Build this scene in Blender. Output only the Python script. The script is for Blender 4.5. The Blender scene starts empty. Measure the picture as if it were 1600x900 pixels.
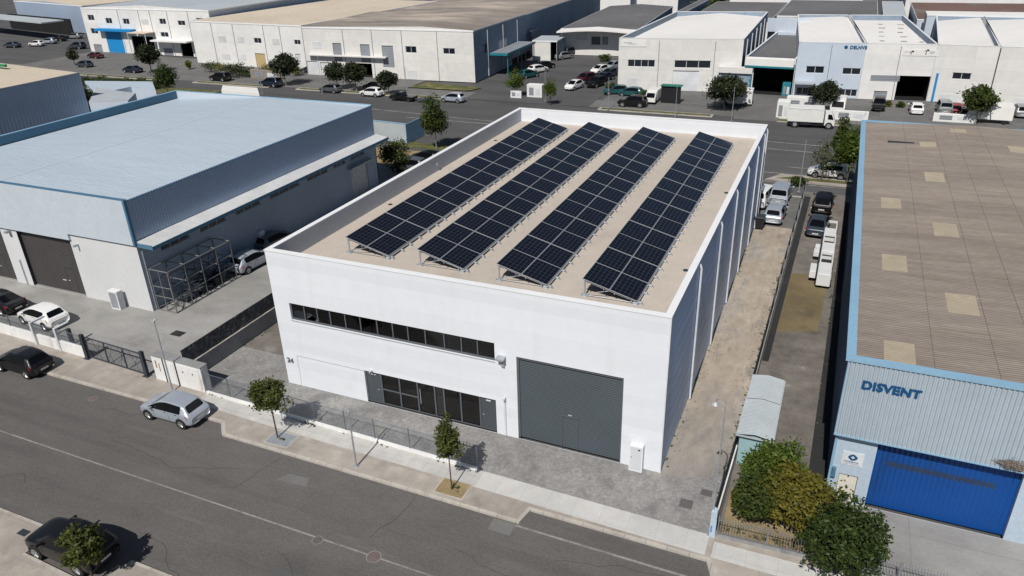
import bpy, bmesh, math, random
from mathutils import Vector, Matrix
R_ = math.radians
sc = bpy.context.scene
COL = sc.collection

# ------------------------------------------------------------------ camera
YAW, PITCH, ROLL, FPX = -0.4212, 0.4545, -0.0308, 1172.094
CAM = Vector((29.2312, -30.6025, 25.5834))
_ca, _sa, _cb, _sb = math.cos(YAW), math.sin(YAW), math.cos(PITCH), math.sin(PITCH)
_fwd = Vector((_sa * _cb, _ca * _cb, -_sb))
_r = Vector((_ca, -_sa, 0))
_u = _r.cross(_fwd)
RIGHT = _r * math.cos(ROLL) + _u * math.sin(ROLL)
UP = -_r * math.sin(ROLL) + _u * math.cos(ROLL)
cd = bpy.data.cameras.new('camera')
cam = bpy.data.objects.new('camera', cd)
COL.objects.link(cam)
m = Matrix((RIGHT, UP, -_fwd)).transposed().to_4x4()
m.translation = CAM
cam.matrix_world = m
cd.sensor_width = 36
cd.lens = FPX * 36 / 1600
cd.clip_start = 0.5
cd.clip_end = 3000
sc.camera = cam

# ------------------------------------------------------------------ light
SUN_EL, SHADOW_AZ = 50.0, -1.5         # shadows run almost straight to +Y
w = bpy.data.worlds.new("World")
sc.world = w
w.use_nodes = True
bg = w.node_tree.nodes['Background']
sky = w.node_tree.nodes.new('ShaderNodeTexSky')
sky.sky_type = 'NISHITA'
sky.sun_disc = False
sky.sun_elevation = R_(SUN_EL)
sky.sun_rotation = R_(180 + SHADOW_AZ)
sky.air_density = 1.0
sky.dust_density = 0.6
sky.ozone_density = 1.6
w.node_tree.links.new(sky.outputs[0], bg.inputs[0])
bg.inputs[1].default_value = 0.05
sd = bpy.data.lights.new('sun', 'SUN')
sd.energy = 5.0
sd.angle = R_(0.5)
sd.color = (1.0, 0.955, 0.89)
sun = bpy.data.objects.new('sun', sd)
COL.objects.link(sun)
_d = Vector((math.sin(R_(SHADOW_AZ)) * math.cos(R_(SUN_EL)), math.cos(R_(SHADOW_AZ)) * math.cos(R_(SUN_EL)), -math.sin(R_(SUN_EL))))
sun.rotation_euler = _d.to_track_quat('-Z', 'Y').to_euler()
sun.location = (0, -40, 60)
sc.view_settings.view_transform = 'Standard'
sc.view_settings.look = 'None'
sc.view_settings.exposure = -0.22
sc.view_settings.gamma = 1
sc.view_settings.use_curve_mapping = False
sc.render.engine = 'CYCLES'
sc.cycles.max_bounces = 6
sc.cycles.transparent_max_bounces = 12

# ------------------------------------------------------------------ geometry helpers
def at(px, py, z=0.0):
    """world point at height z seen in the 1600x900 photograph at px, py"""
    d = RIGHT * ((px - 800) / FPX) - UP * ((py - 450) / FPX) + _fwd
    t = (z - CAM.z) / d.z
    return CAM + d * t

def onwall(A, B, px, py):
    """(u, z) on the vertical plane through ground points A, B"""
    d = RIGHT * ((px - 800) / FPX) - UP * ((py - 450) / FPX) + _fwd
    A = Vector((A[0], A[1])); B = Vector((B[0], B[1]))
    e = (B - A).normalized(); n = Vector((e.y, -e.x))
    t = (A - CAM.xy).dot(n) / d.xy.dot(n)
    P = CAM + d * t
    return (P.xy - A).dot(e), P.z

def tag(o, label=None, cat=None, group=None, kind=None):
    if label: o['label'] = label
    if cat: o['category'] = cat
    if group: o['group'] = group
    if kind: o['kind'] = kind
    return o

def thing(name, label, cat, loc=(0, 0, 0), rot=0.0, group=None):
    o = bpy.data.objects.new(name, None)
    COL.objects.link(o)
    o.empty_display_size = 0.3
    o.location = loc
    o.rotation_euler = (0, 0, rot)
    return tag(o, label, cat, group)

class MB:
    def __init__(s, mat=None):
        s.v = []; s.f = []; s.fm = []; s.mats = []; s.cur = mat
    def mi(s, mat):
        mat = mat or s.cur
        if mat not in s.mats: s.mats.append(mat)
        return s.mats.index(mat)
    def add(s, vs, fs, mat=None):
        k = len(s.v); i = s.mi(mat)
        s.v += [tuple(p) for p in vs]
        for f in fs:
            s.f.append(tuple(k + j for j in f)); s.fm.append(i)
    def face(s, pts, mat=None):
        s.add(pts, [tuple(range(len(pts)))], mat)
    def box(s, x0, x1, y0, y1, z0, z1, mat=None):
        if x0 > x1: x0, x1 = x1, x0
        if y0 > y1: y0, y1 = y1, y0
        if z0 > z1: z0, z1 = z1, z0
        s.add([(x0, y0, z0), (x1, y0, z0), (x1, y1, z0), (x0, y1, z0), (x0, y0, z1), (x1, y0, z1), (x1, y1, z1), (x0, y1, z1)],
              [(0, 3, 2, 1), (4, 5, 6, 7), (0, 1, 5, 4), (1, 2, 6, 5), (2, 3, 7, 6), (3, 0, 4, 7)], mat)
    def bbox(s, x0, x1, y0, y1, z0, z1, b=0.02, mat=None):
        """box with chamfered top edges"""
        s.add([(x0, y0, z0), (x1, y0, z0), (x1, y1, z0), (x0, y1, z0), (x0, y0, z1 - b), (x1, y0, z1 - b), (x1, y1, z1 - b), (x0, y1, z1 - b),
               (x0 + b, y0 + b, z1), (x1 - b, y0 + b, z1), (x1 - b, y1 - b, z1), (x0 + b, y1 - b, z1)],
              [(0, 3, 2, 1), (8, 9, 10, 11), (0, 1, 5, 4), (1, 2, 6, 5), (2, 3, 7, 6), (3, 0, 4, 7), (4, 5, 9, 8), (5, 6, 10, 9), (6, 7, 11, 10), (7, 4, 8, 11)], mat)
    def seg(s, A, B, t0, t1, z0, z1, mat=None, z0b=None, z1b=None):
        """box along A->B; offsets t0..t1 to the right-hand side (the outside of a front wall)"""
        A = Vector((A[0], A[1])); B = Vector((B[0], B[1]))
        e = (B - A).normalized(); n = Vector((e.y, -e.x))
        q = [A + n * t1, B + n * t1, B + n * t0, A + n * t0]
        z0b = z0 if z0b is None else z0b; z1b = z1 if z1b is None else z1b
        zz = [z0, z0b, z0b, z0]; zt = [z1, z1b, z1b, z1]
        s.add([(p.x, p.y, a) for p, a in zip(q, zz)] + [(p.x, p.y, a) for p, a in zip(q, zt)],
              [(0, 3, 2, 1), (4, 5, 6, 7), (0, 1, 5, 4), (1, 2, 6, 5), (2, 3, 7, 6), (3, 0, 4, 7)], mat)
    def prism(s, poly, z0, z1, mat=None):
        n = len(poly)
        s.add([(p[0], p[1], z0) for p in poly] + [(p[0], p[1], z1) for p in poly],
              [tuple(range(n))[::-1], tuple(range(n, 2 * n))] + [(i, (i + 1) % n, n + (i + 1) % n, n + i) for i in range(n)], mat)
    def tube(s, p0, p1, r, mat=None, n=8, r2=None, cap=True):
        p0 = Vector(p0); p1 = Vector(p1); r2 = r if r2 is None else r2
        d = (p1 - p0).normalized()
        a = d.orthogonal().normalized(); b = d.cross(a)
        vs = []
        for p, rr in ((p0, r), (p1, r2)):
            for i in range(n):
                t = 2 * math.pi * i / n
                vs.append(p + (a * math.cos(t) + b * math.sin(t)) * rr)
        fs = [(i, (i + 1) % n, n + (i + 1) % n, n + i) for i in range(n)]
        if cap: fs += [tuple(range(n))[::-1], tuple(range(n, 2 * n))]
        s.add(vs, fs, mat)
    def path(s, pts, r, mat=None, n=8):
        for a, b in zip(pts, pts[1:]): s.tube(a, b, r, mat, n)
    def build(s, name, parent=None, smooth=False, local=False):
        off = Vector((0, 0, 0))
        if parent is not None and not local:
            p = parent
            while p is not None:
                off += p.location; p = p.parent
        me = bpy.data.meshes.new(name)
        me.from_pydata([(a - off.x, b - off.y, c - off.z) for a, b, c in s.v], [], s.f)
        for mt in s.mats: me.materials.append(mt)
        me.polygons.foreach_set('material_index', s.fm)
        if smooth: me.polygons.foreach_set('use_smooth', [True] * len(s.f))
        me.update()
        o = bpy.data.objects.new(name, me)
        COL.objects.link(o)
        if parent is not None: o.parent = parent
        return o

def facade(mb, A, B, z0, z1, holes=(), mat=None, reveal=0.14, rmat=None, z1b=None):
    """vertical wall sheet from A to B with rectangular openings (u0,u1,h0,h1) and their reveals"""
    A = Vector((A[0], A[1])); B = Vector((B[0], B[1]))
    L = (B - A).length; e = (B - A).normalized(); n = Vector((e.y, -e.x))
    us = sorted(set([0, L] + [min(max(q, 0), L) for h in holes for q in h[:2]]))
    zs = sorted(set([z0, z1] + [min(max(q, z0), z1) for h in holes for q in h[2:4]]))
    def P(u, z, k=0.0):
        q = A + e * u - n * k
        return (q.x, q.y, z)
    for a, b in zip(us, us[1:]):
        for c, d in zip(zs, zs[1:]):
            mu, mz = (a + b) / 2, (c + d) / 2
            if any(h[0] < mu < h[1] and h[2] < mz < h[3] for h in holes): continue
            mb.face([P(a, c), P(b, c), P(b, d), P(a, d)], mat)
    for h in holes:
        a, b, c, d = max(h[0], 0), min(h[1], L), max(h[2], z0), min(h[3], z1)
        k = reveal
        for q in (((a, c), (a, d)), ((b, d), (b, c)), ((a, d), (b, d)), ((b, c), (a, c))):
            (u0, y0), (u1, y1) = q
            if y0 == y1 == c and c < .06: continue
            mb.face([P(u0, y0), P(u0, y0, k), P(u1, y1, k), P(u1, y1)], rmat or mat)

def wp(A, B, u, z, k=0.0):
    """point on a wall line, k metres proud of it"""
    A = Vector((A[0], A[1])); B = Vector((B[0], B[1]))
    e = (B - A).normalized(); n = Vector((e.y, -e.x))
    q = A + e * u + n * k
    return (q.x, q.y, z)

def wbox(mb, A, B, u0, u1, z0, z1, k0, k1, mat=None):
    a = wp(A, B, u0, 0); b = wp(A, B, u1, 0)
    mb.seg(a, b, k0, k1, z0, z1, mat)

def corrug(mb, A, B, z0, z1, pitch, depth, k=0.0, mat=None):
    """vertical trapezoid-profile cladding standing k proud of the wall line"""
    L = (Vector(A[:2]) - Vector(B[:2])).length
    n = max(2, int(L / pitch)); p = L / n
    us = []
    for i in range(n):
        us += [(i * p, 0), (i * p + p * .35, 0), (i * p + p * .5, depth), (i * p + p * .85, depth)]
    us.append((L, 0))
    vs = [wp(A, B, u, z0, k + d) for u, d in us] + [wp(A, B, u, z1, k + d) for u, d in us]
    m_ = len(us)
    mb.add(vs, [(i, i + 1, m_ + i + 1, m_ + i) for i in range(m_ - 1)], mat)

def corrug_roof(mb, x0, x1, y0, y1, zf, pitch, depth, mat=None, alongx=True, nx=4):
    """corrugated sheet roof; ribs run along x; zf(x) gives the height"""
    n = max(2, int((y1 - y0) / pitch)); p = (y1 - y0) / n
    ys = []
    for i in range(n):
        for t, h in ((0, 0), (.25, .5), (.5, 1), (.75, .5)): ys.append((y0 + (i + t) * p, h * depth))
    ys.append((y1, 0))
    xs = [x0 + (x1 - x0) * i / nx for i in range(nx + 1)]
    vs = [(x, y, zf(x) + h) for x in xs for y, h in ys]
    m_ = len(ys)
    mb.add(vs, [(i * m_ + j, (i + 1) * m_ + j, (i + 1) * m_ + j + 1, i * m_ + j + 1) for i in range(nx) for j in range(m_ - 1)], mat)

# ------------------------------------------------------------------ materials
def nd(nt, t, **kw):
    n = nt.nodes.new(t)
    for k, v in kw.items():
        if k.startswith('i_'): n.inputs[k[2:].replace('_', ' ')].default_value = v
        else: setattr(n, k, v)
    return n

_mc = {}
def mat(name, col, rough=0.75, metal=0.0, big=(0.25, 0.12), fine=(9.0, 0.06), bump=None, spec=0.35, coat=0.0, stain=None, stretch=None, grid=None, wave=None, mott=None, rib_shade=None, vor=None, grade=None):
    """principled with layered noise; grid=(w,h,mortar,factor,axes) draws joints; stain=(colour,scale,threshold,amount)"""
    if name in _mc: return _mc[name]
    mt = bpy.data.materials.new(name); _mc[name] = mt
    mt.use_nodes = True
    nt = mt.node_tree; L = nt.links.new
    bs = nt.nodes['Principled BSDF']
    bs.inputs['Roughness'].default_value = rough
    bs.inputs['Metallic'].default_value = metal
    bs.inputs['Specular IOR Level'].default_value = spec
    bs.inputs['Coat Weight'].default_value = coat
    mt.diffuse_color = (*col, 1)
    tc = nt.nodes.new('ShaderNodeTexCoord')
    vec = tc.outputs['Object']
    src = vec
    if stretch:
        mp = nd(nt, 'ShaderNodeMapping'); mp.inputs['Scale'].default_value = stretch
        L(vec, mp.inputs[0]); src = mp.outputs[0]
    val = None
    for sc_, am, det in ((big[0], big[1], 4), (fine[0], fine[1], 3)) + (((mott[0], mott[1], 6),) if mott else ()):
        if not am: continue
        nz = nd(nt, 'ShaderNodeTexNoise'); nz.inputs['Scale'].default_value = sc_; nz.inputs['Detail'].default_value = det
        nz.inputs['Roughness'].default_value = 0.62
        L(src, nz.inputs['Vector'])
        mr = nd(nt, 'ShaderNodeMapRange'); mr.inputs['From Min'].default_value = .34; mr.inputs['From Max'].default_value = .66
        mr.inputs['To Min'].default_value = 1 - am; mr.inputs['To Max'].default_value = 1 + am
        L(nz.outputs['Fac'], mr.inputs['Value'])
        if val is None: val = mr.outputs[0]
        else:
            mm = nd(nt, 'ShaderNodeMath', operation='MULTIPLY'); L(val, mm.inputs[0]); L(mr.outputs[0], mm.inputs[1]); val = mm.outputs[0]
    colsock = None
    rgb = nd(nt, 'ShaderNodeRGB'); rgb.outputs[0].default_value = (*col, 1); colsock = rgb.outputs[0]
    if stain:
        for st_ in (stain if isinstance(stain, list) else [stain]):
            scol, ssc, th, am = st_[:4]
            nz = nd(nt, 'ShaderNodeTexNoise'); nz.inputs['Scale'].default_value = ssc; nz.inputs['Detail'].default_value = 6; nz.inputs['Roughness'].default_value = .6
            if len(st_) > 4:
                mp2 = nd(nt, 'ShaderNodeMapping'); mp2.inputs['Scale'].default_value = st_[4]; L(vec, mp2.inputs[0]); L(mp2.outputs[0], nz.inputs['Vector'])
            else: L(src, nz.inputs['Vector'])
            mr = nd(nt, 'ShaderNodeMapRange'); mr.inputs['From Min'].default_value = th; mr.inputs['From Max'].default_value = th + .14
            mr.inputs['To Max'].default_value = am
            L(nz.outputs['Fac'], mr.inputs['Value'])
            mx = nd(nt, 'ShaderNodeMix', data_type='RGBA'); L(mr.outputs[0], mx.inputs[0]); L(colsock, mx.inputs[6]); mx.inputs[7].default_value = (*scol, 1)
            colsock = mx.outputs[2]
    if grade:  # (axis, from, to, colour): wear that changes along the strip, broken up by noise
        sp = nd(nt, 'ShaderNodeSeparateXYZ'); L(vec, sp.inputs[0])
        nz = nd(nt, 'ShaderNodeTexNoise'); nz.inputs['Scale'].default_value = .5; nz.inputs['Detail'].default_value = 6; L(vec, nz.inputs['Vector'])
        ma = nd(nt, 'ShaderNodeMath', operation='MULTIPLY_ADD'); L(nz.outputs['Fac'], ma.inputs[0]); ma.inputs[1].default_value = 14; L(sp.outputs[grade[0]], ma.inputs[2])
        mr = nd(nt, 'ShaderNodeMapRange'); mr.inputs['From Min'].default_value = grade[1] + 7; mr.inputs['From Max'].default_value = grade[2] + 7; mr.inputs['To Min'].default_value = 1; mr.inputs['To Max'].default_value = 0
        L(ma.outputs[0], mr.inputs['Value'])
        mx = nd(nt, 'ShaderNodeMix', data_type='RGBA'); L(mr.outputs[0], mx.inputs[0]); L(colsock, mx.inputs[6]); mx.inputs[7].default_value = (*grade[3], 1); colsock = mx.outputs[2]
    if grid:
        gw, gh, mo, fac, axes = grid
        sp = nd(nt, 'ShaderNodeSeparateXYZ'); L(vec, sp.inputs[0])
        cb = nd(nt, 'ShaderNodeCombineXYZ'); L(sp.outputs[axes[0]], cb.inputs[0]); L(sp.outputs[axes[1]], cb.inputs[1])
        br = nd(nt, 'ShaderNodeTexBrick', offset=0.0, squash=1.0)
        br.inputs['Scale'].default_value = 1; br.inputs['Brick Width'].default_value = gw; br.inputs['Row Height'].default_value = gh
        br.inputs['Mortar Size'].default_value = mo; br.inputs['Mortar Smooth'].default_value = .2
        br.inputs['Color1'].default_value = (1, 1, 1, 1); br.inputs['Color2'].default_value = (.93, .93, .93, 1); br.inputs['Mortar'].default_value = (fac, fac, fac, 1)
        L(cb.outputs[0], br.inputs['Vector'])
        mx = nd(nt, 'ShaderNodeMix', data_type='RGBA', blend_type='MULTIPLY'); mx.inputs[0].default_value = 1
        L(colsock, mx.inputs[6]); L(br.outputs['Color'], mx.inputs[7]); colsock = mx.outputs[2]
    if vor:    # (scale, amount): setts or broken stones, each of its own tone
        vo = nd(nt, 'ShaderNodeTexVoronoi'); vo.inputs['Scale'].default_value = vor[0]; L(vec, vo.inputs['Vector'])
        vs_ = nd(nt, 'ShaderNodeSeparateColor'); L(vo.outputs['Color'], vs_.inputs[0])
        mr = nd(nt, 'ShaderNodeMapRange'); mr.inputs['To Min'].default_value = 1 - vor[1]; mr.inputs['To Max'].default_value = 1 + vor[1]; L(vs_.outputs[0], mr.inputs['Value'])
        vd = nd(nt, 'ShaderNodeTexVoronoi', feature='DISTANCE_TO_EDGE'); vd.inputs['Scale'].default_value = vor[0]; L(vec, vd.inputs['Vector'])
        m3 = nd(nt, 'ShaderNodeMapRange'); m3.inputs['From Max'].default_value = .10; m3.inputs['To Min'].default_value = 1 - vor[1] * 1.6; m3.inputs['To Max'].default_value = 1.0; L(vd.outputs['Distance'], m3.inputs['Value'])
        mm = nd(nt, 'ShaderNodeMath', operation='MULTIPLY'); L(mr.outputs[0], mm.inputs[0]); L(m3.outputs[0], mm.inputs[1])
        if val is None: val = mm.outputs[0]
        else:
            m4 = nd(nt, 'ShaderNodeMath', operation='MULTIPLY'); L(val, m4.inputs[0]); L(mm.outputs[0], m4.inputs[1]); val = m4.outputs[0]
    if rib_shade:   # (axis, pitch, darkest, phase): rib shading put into the colour, darker in the valleys
        sp = nd(nt, 'ShaderNodeSeparateXYZ'); L(vec, sp.inputs[0])
        m0 = nd(nt, 'ShaderNodeMath', operation='SUBTRACT'); L(sp.outputs[rib_shade[0]], m0.inputs[0]); m0.inputs[1].default_value = rib_shade[3]
        m1 = nd(nt, 'ShaderNodeMath', operation='MULTIPLY'); L(m0.outputs[0], m1.inputs[0]); m1.inputs[1].default_value = 2 * math.pi / rib_shade[1]
        m2 = nd(nt, 'ShaderNodeMath', operation='COSINE'); L(m1.outputs[0], m2.inputs[0])
        mr = nd(nt, 'ShaderNodeMapRange'); mr.inputs['From Min'].default_value = -.2; mr.inputs['From Max'].default_value = 1.0
        mr.inputs['To Min'].default_value = 1.0; mr.inputs['To Max'].default_value = rib_shade[2]; L(m2.outputs[0], mr.inputs['Value'])
        if val is None: val = mr.outputs[0]
        else:
            mm = nd(nt, 'ShaderNodeMath', operation='MULTIPLY'); L(val, mm.inputs[0]); L(mr.outputs[0], mm.inputs[1]); val = mm.outputs[0]
    if val is not None:
        vm = nd(nt, 'ShaderNodeVectorMath', operation='SCALE'); L(colsock, vm.inputs[0]); L(val, vm.inputs['Scale']); colsock = vm.outputs[0]
    L(colsock, bs.inputs['Base Color'])
    h = None
    if bump:
        nz = nd(nt, 'ShaderNodeTexNoise'); nz.inputs['Scale'].default_value = bump[0]; nz.inputs['Detail'].default_value = 4
        L(src, nz.inputs['Vector']); h = nz.outputs['Fac']
        bp = nd(nt, 'ShaderNodeBump'); bp.inputs['Distance'].default_value = bump[1]; L(h, bp.inputs['Height']); L(bp.outputs[0], bs.inputs['Normal'])
    if wave:   # (axis, pitch, distance): fine pressed ribs
        sp = nd(nt, 'ShaderNodeSeparateXYZ'); L(vec, sp.inputs[0])
        m1 = nd(nt, 'ShaderNodeMath', operation='MULTIPLY'); L(sp.outputs[wave[0]], m1.inputs[0]); m1.inputs[1].default_value = 2 * math.pi / wave[1]
        m2 = nd(nt, 'ShaderNodeMath', operation='SINE'); L(m1.outputs[0], m2.inputs[0])
        bp = nd(nt, 'ShaderNodeBump'); bp.inputs['Distance'].default_value = wave[2]; L(m2.outputs[0], bp.inputs['Height']); L(bp.outputs[0], bs.inputs['Normal'])
    return mt

def leafmat(name, c1, c2, trans=0.3):
    if name in _mc: return _mc[name]
    mt = bpy.data.materials.new(name); _mc[name] = mt
    mt.use_nodes = True
    nt = mt.node_tree; L = nt.links.new
    for n in list(nt.nodes): nt.nodes.remove(n)
    out = nt.nodes.new('ShaderNodeOutputMaterial')
    tc = nt.nodes.new('ShaderNodeTexCoord')
    nz = nd(nt, 'ShaderNodeTexNoise'); nz.inputs['Scale'].default_value = 1.7; nz.inputs['Detail'].default_value = 5; nz.inputs['Roughness'].default_value = .8
    L(tc.outputs['Object'], nz.inputs['Vector'])
    mr = nd(nt, 'ShaderNodeMapRange'); mr.inputs['From Min'].default_value = .38; mr.inputs['From Max'].default_value = .62
    L(nz.outputs['Fac'], mr.inputs['Value'])
    mx = nd(nt, 'ShaderNodeMix', data_type='RGBA'); L(mr.outputs[0], mx.inputs[0]); mx.inputs[6].default_value = (*c1, 1); mx.inputs[7].default_value = (*c2, 1)
    df = nd(nt, 'ShaderNodeBsdfPrincipled'); df.inputs['Roughness'].default_value = .55; df.inputs['Specular IOR Level'].default_value = .3
    L(mx.outputs[2], df.inputs['Base Color'])
    tr = nd(nt, 'ShaderNodeBsdfTranslucent'); L(mx.outputs[2], tr.inputs['Color'])
    ms = nd(nt, 'ShaderNodeMixShader'); ms.inputs[0].default_value = trans
    L(df.outputs[0], ms.inputs[1]); L(tr.outputs[0], ms.inputs[2]); L(ms.outputs[0], out.inputs[0])
    return mt

def glassmat(name, tint=(.35, .42, .42), refl=0.12):
    mt = bpy.data.materials.new(name); mt.use_nodes = True
    nt = mt.node_tree; L = nt.links.new
    for n in list(nt.nodes): nt.nodes.remove(n)
    out = nt.nodes.new('ShaderNodeOutputMaterial')
    tr = nd(nt, 'ShaderNodeBsdfTransparent'); tr.inputs[0].default_value = (*tint, 1)
    gl = nd(nt, 'ShaderNodeBsdfGlossy'); gl.inputs['Roughness'].default_value = .03
    fr = nd(nt, 'ShaderNodeFresnel'); fr.inputs[0].default_value = 1.5
    ad = nd(nt, 'ShaderNodeMath', operation='ADD'); L(fr.outputs[0], ad.inputs[0]); ad.inputs[1].default_value = refl
    ms = nd(nt, 'ShaderNodeMixShader'); L(ad.outputs[0], ms.inputs[0]); L(tr.outputs[0], ms.inputs[1]); L(gl.outputs[0], ms.inputs[2]); L(ms.outputs[0], out.inputs[0])
    return mt

M = {}
M['render_white'] = mat('render_white', (.72, .75, .80), .8, big=(.12, .02), fine=(1.6, .015), bump=(14, .004), spec=.2, grid=(99, .62, .012, .965, (0, 2)), stain=[((.62, .635, .65), 1.0, .56, .22, (1.1, 1.1, .07)), ((.62, .62, .62), .35, .6, .3)])
M['coping'] = mat('coping', (.80, .81, .83), .5, big=(.5, .03), fine=(6, .02))
M['deck'] = mat('roof_membrane', (.495, .44, .385), .9, big=(.10, .04), fine=(3.5, .03), mott=(.9, .03), stain=[((.40, .345, .295), .35, .57, .6), ((.55, .49, .43), .5, .6, .5), ((.33, .285, .25), 1.3, .68, .7)], bump=(25, .003), spec=.15, stretch=(1, .6, 1))
M['parapet_in'] = mat('parapet_inner_shaded', (.47, .51, .57), .8, big=(.2, .05), fine=(3, .04), spec=.2)  # darker copy of the wall white, shade of the unlit faces included
M['side_panel'] = mat('side_panel', (.42, .62, .94), .42, .0, big=(.1, .06), fine=(3, .03), wave=(2, .9, .006), spec=.5)
M['pipe_white'] = mat('pipe_white', (.62, .64, .67), .5)
M['alu'] = mat('aluminium', (.62, .64, .67), .4, .5, big=(1, .05))
M['galv'] = mat('galvanised_steel', (.42, .45, .48), .5, .5, big=(2, .1))
M['frame_grey'] = mat('frame_grey', (.10, .11, .125), .5, big=(1, .05))
M['door_grey'] = mat('door_grey', (.068, .08, .092), .6, big=(.4, .06))
M['shutter'] = mat('shutter_grey', (.060, .075, .088), .55, big=(.3, .06), fine=(5, .03))
M['dark'] = mat('dark_interior', (.012, .013, .015), .9)
M['interior'] = mat('interior_plaster', (.20, .205, .20), .9)
M['lap'] = mat('sheet_lap', (.125, .108, .095), .9)
M['interior_floor'] = mat('interior_floor', (.34, .32, .29), .7)
M['black'] = mat('black_plastic', (.02, .02, .022), .55)
M['steel_dark'] = mat('dark_steel', (.045, .055, .07), .5, .2)
M['rack_steel'] = mat('rack_steel', (.17, .175, .18), .7, .2)
M['cover_grey'] = mat('cover_grey', (.115, .11, .11), .8)
M['steel_fence'] = mat('fence_steel', (.16, .19, .23), .5, .4)
M['picket'] = mat('picket_steel', (.22, .23, .25), .5, .3)
M['asphalt'] = mat('asphalt', (.118, .110, .106), .9, big=(.06, .08), fine=(20, .16), mott=(.6, .06), bump=(60, .006), spec=.25,
                   stain=[((.150, .140, .132), .35, .56, .6), ((.080, .075, .073), .22, .55, .65), ((.092, .087, .085), 1.0, .52, .7, (.03, .75, 1)), ((.16, .15, .14), 1.3, .62, .6, (.08, .9, 1)), ((.05, .047, .045), 1.1, .69, .8)], stretch=(.5, 1, 1))
M['asphalt2'] = mat('asphalt_avenue', (.092, .091, .093), .9, big=(.03, .14), fine=(10, .08), mott=(.3, .12), spec=.25, stretch=(.3, 1, 1),
                    stain=((.055, .055, .057), .12, .56, .6))
M['asphalt_light'] = mat('asphalt_light', (.15, .147, .143), .9, big=(.08, .12), fine=(8, .08), mott=(.4, .1))
M['beige'] = mat('sidewalk_concrete', (.36, .325, .29), .9, big=(.2, .14), fine=(14, .07), mott=(1.2, .10), spec=.2,
                 grid=(2.9, 1.5, .012, .78, (0, 1)), stain=[((.25, .225, .20), .5, .55, .7), ((.44, .405, .37), .8, .58, .5)])
M['slab'] = mat('white_slab', (.50, .49, .47), .85, big=(.25, .10), fine=(11, .05), mott=(1.5, .06), spec=.2,
                grid=(.92, .62, .012, .72, (0, 1)), stain=((.38, .35, .33), .7, .58, .5))
M['slab_big'] = mat('white_slab_large', (.53, .525, .51), .85, big=(.2, .08), fine=(11, .05), mott=(1.5, .05), spec=.2,
                    grid=(1.35, 1.5, .012, .78, (0, 1)))
M['kerb'] = mat('kerb_stone', (.44, .41, .37), .85, big=(.6, .12), fine=(12, .08), grid=(1.0, 9, .02, .6, (0, 1)), stain=((.3, .24, .19), 1.0, .55, .6))
M['paver'] = mat('forecourt_paving', (.26, .255, .25), .9, big=(.15, .10), fine=(5, .10), mott=(1.2, .10), spec=.2, bump=(20, .01), vor=(7.5, .11),
                 stain=[((.16, .158, .155), .5, .54, .6), ((.35, .34, .32), .35, .57, .6)])
M['alley'] = mat('alley_concrete', (.385, .33, .27), .92, big=(.15, .16), fine=(9, .08), mott=(1.0, .14), spec=.15, stretch=(1.6, .7, 1),
                 stain=[((.22, .19, .165), .6, .53, .8), ((.50, .43, .35), .35, .56, .7), ((.17, .15, .135), 1.6, .62, .7), ((.30, .285, .265), .3, .5, .6)], grade=(1, -1.0, 9.0, (.265, .25, .235)))
M['yard'] = mat('yard_concrete', (.30, .295, .285), .9, big=(.12, .14), fine=(8, .06), mott=(.7, .10), spec=.2, stretch=(.6, 1, 1),
                grid=(7, 6, .03, .82, (0, 1)), stain=[((.17, .165, .16), .3, .56, .6)])
M['yard_dark'] = mat('yard_worn_concrete', (.165, .15, .135), .9, big=(.2, .2), fine=(8, .10), mott=(1.1, .18), spec=.2,
                     stain=[((.34, .32, .29), .6, .60, .6), ((.09, .085, .08), .35, .55, .7)])
M['yard_grey'] = mat('yard_grey', (.15, .148, .145), .9, big=(.2, .14), fine=(8, .10), mott=(1.3, .14), spec=.2, grid=(6, 2, .02, .8, (0, 1)),
                     stain=[((.24, .23, .22), .5, .6, .5)])
M['moss'] = mat('dried_moss', (.17, .135, .075), .95, big=(.3, .2), fine=(12, .15), stain=((.11, .09, .06), .7, .52, .8))
M['soil'] = mat('soil', (.26, .20, .11), .95, big=(1, .2), fine=(20, .2))
M['grass'] = mat('grass', (.085, .095, .03), .95, big=(.3, .3), fine=(14, .3), stain=((.20, .16, .08), .5, .5, .8))
M['line'] = mat('road_paint', (.25, .238, .226), .8, fine=(7, .18), stain=((.15, .14, .13), .7, .5, .8))
M['line2'] = mat('road_paint_avenue', (.36, .355, .34), .8, fine=(5, .18), stain=((.11, .11, .11), .8, .5, .85))
M['iron'] = mat('cast_iron', (.15, .115, .105), .8, .0, fine=(30, .2))
M['conc'] = mat('wall_concrete', (.27, .275, .28), .9, big=(.4, .15), fine=(7, .08), stain=((.11, .11, .115), .5, .55, .7), stretch=(1, 1, .5))
M['white_conc'] = mat('white_painted_wall', (.72, .72, .71), .85, big=(.4, .08), fine=(6, .05), stain=((.40, .36, .32), .9, .6, .6), stretch=(1, 1, .4))
M['shade_net'] = mat('shade_net', (.085, .088, .092), .9, big=(1, .3), fine=(5, .5))
M['b2_roof'] = mat('pale_blue_roof', (.50, .585, .665), .5, .1, big=(.05, .03), fine=(1.2, .03), mott=(.35, .03), bump=(3.2, .06), stretch=(.35, 2.2, 1), spec=.4)
M['b2_fascia'] = mat('grey_blue_fascia', (.50, .56, .62), .6, big=(.2, .03), fine=(2, .03), wave=(0, .25, .006))
M['b2_clad'] = mat('blue_cladding', (.36, .45, .59), .4, .2, big=(.1, .06), fine=(3, .03))
M['trim_blue'] = mat('blue_trim', (.07, .17, .28), .5, big=(.5, .05))
M['trim_teal'] = mat('steel_blue_trim', (.075, .18, .27), .5, big=(.5, .05))
M['b2_white'] = mat('b2_white_wall', (.60, .61, .62), .8, big=(.2, .04), fine=(4, .03), stain=((.48, .47, .46), .6, .62, .4))
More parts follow.
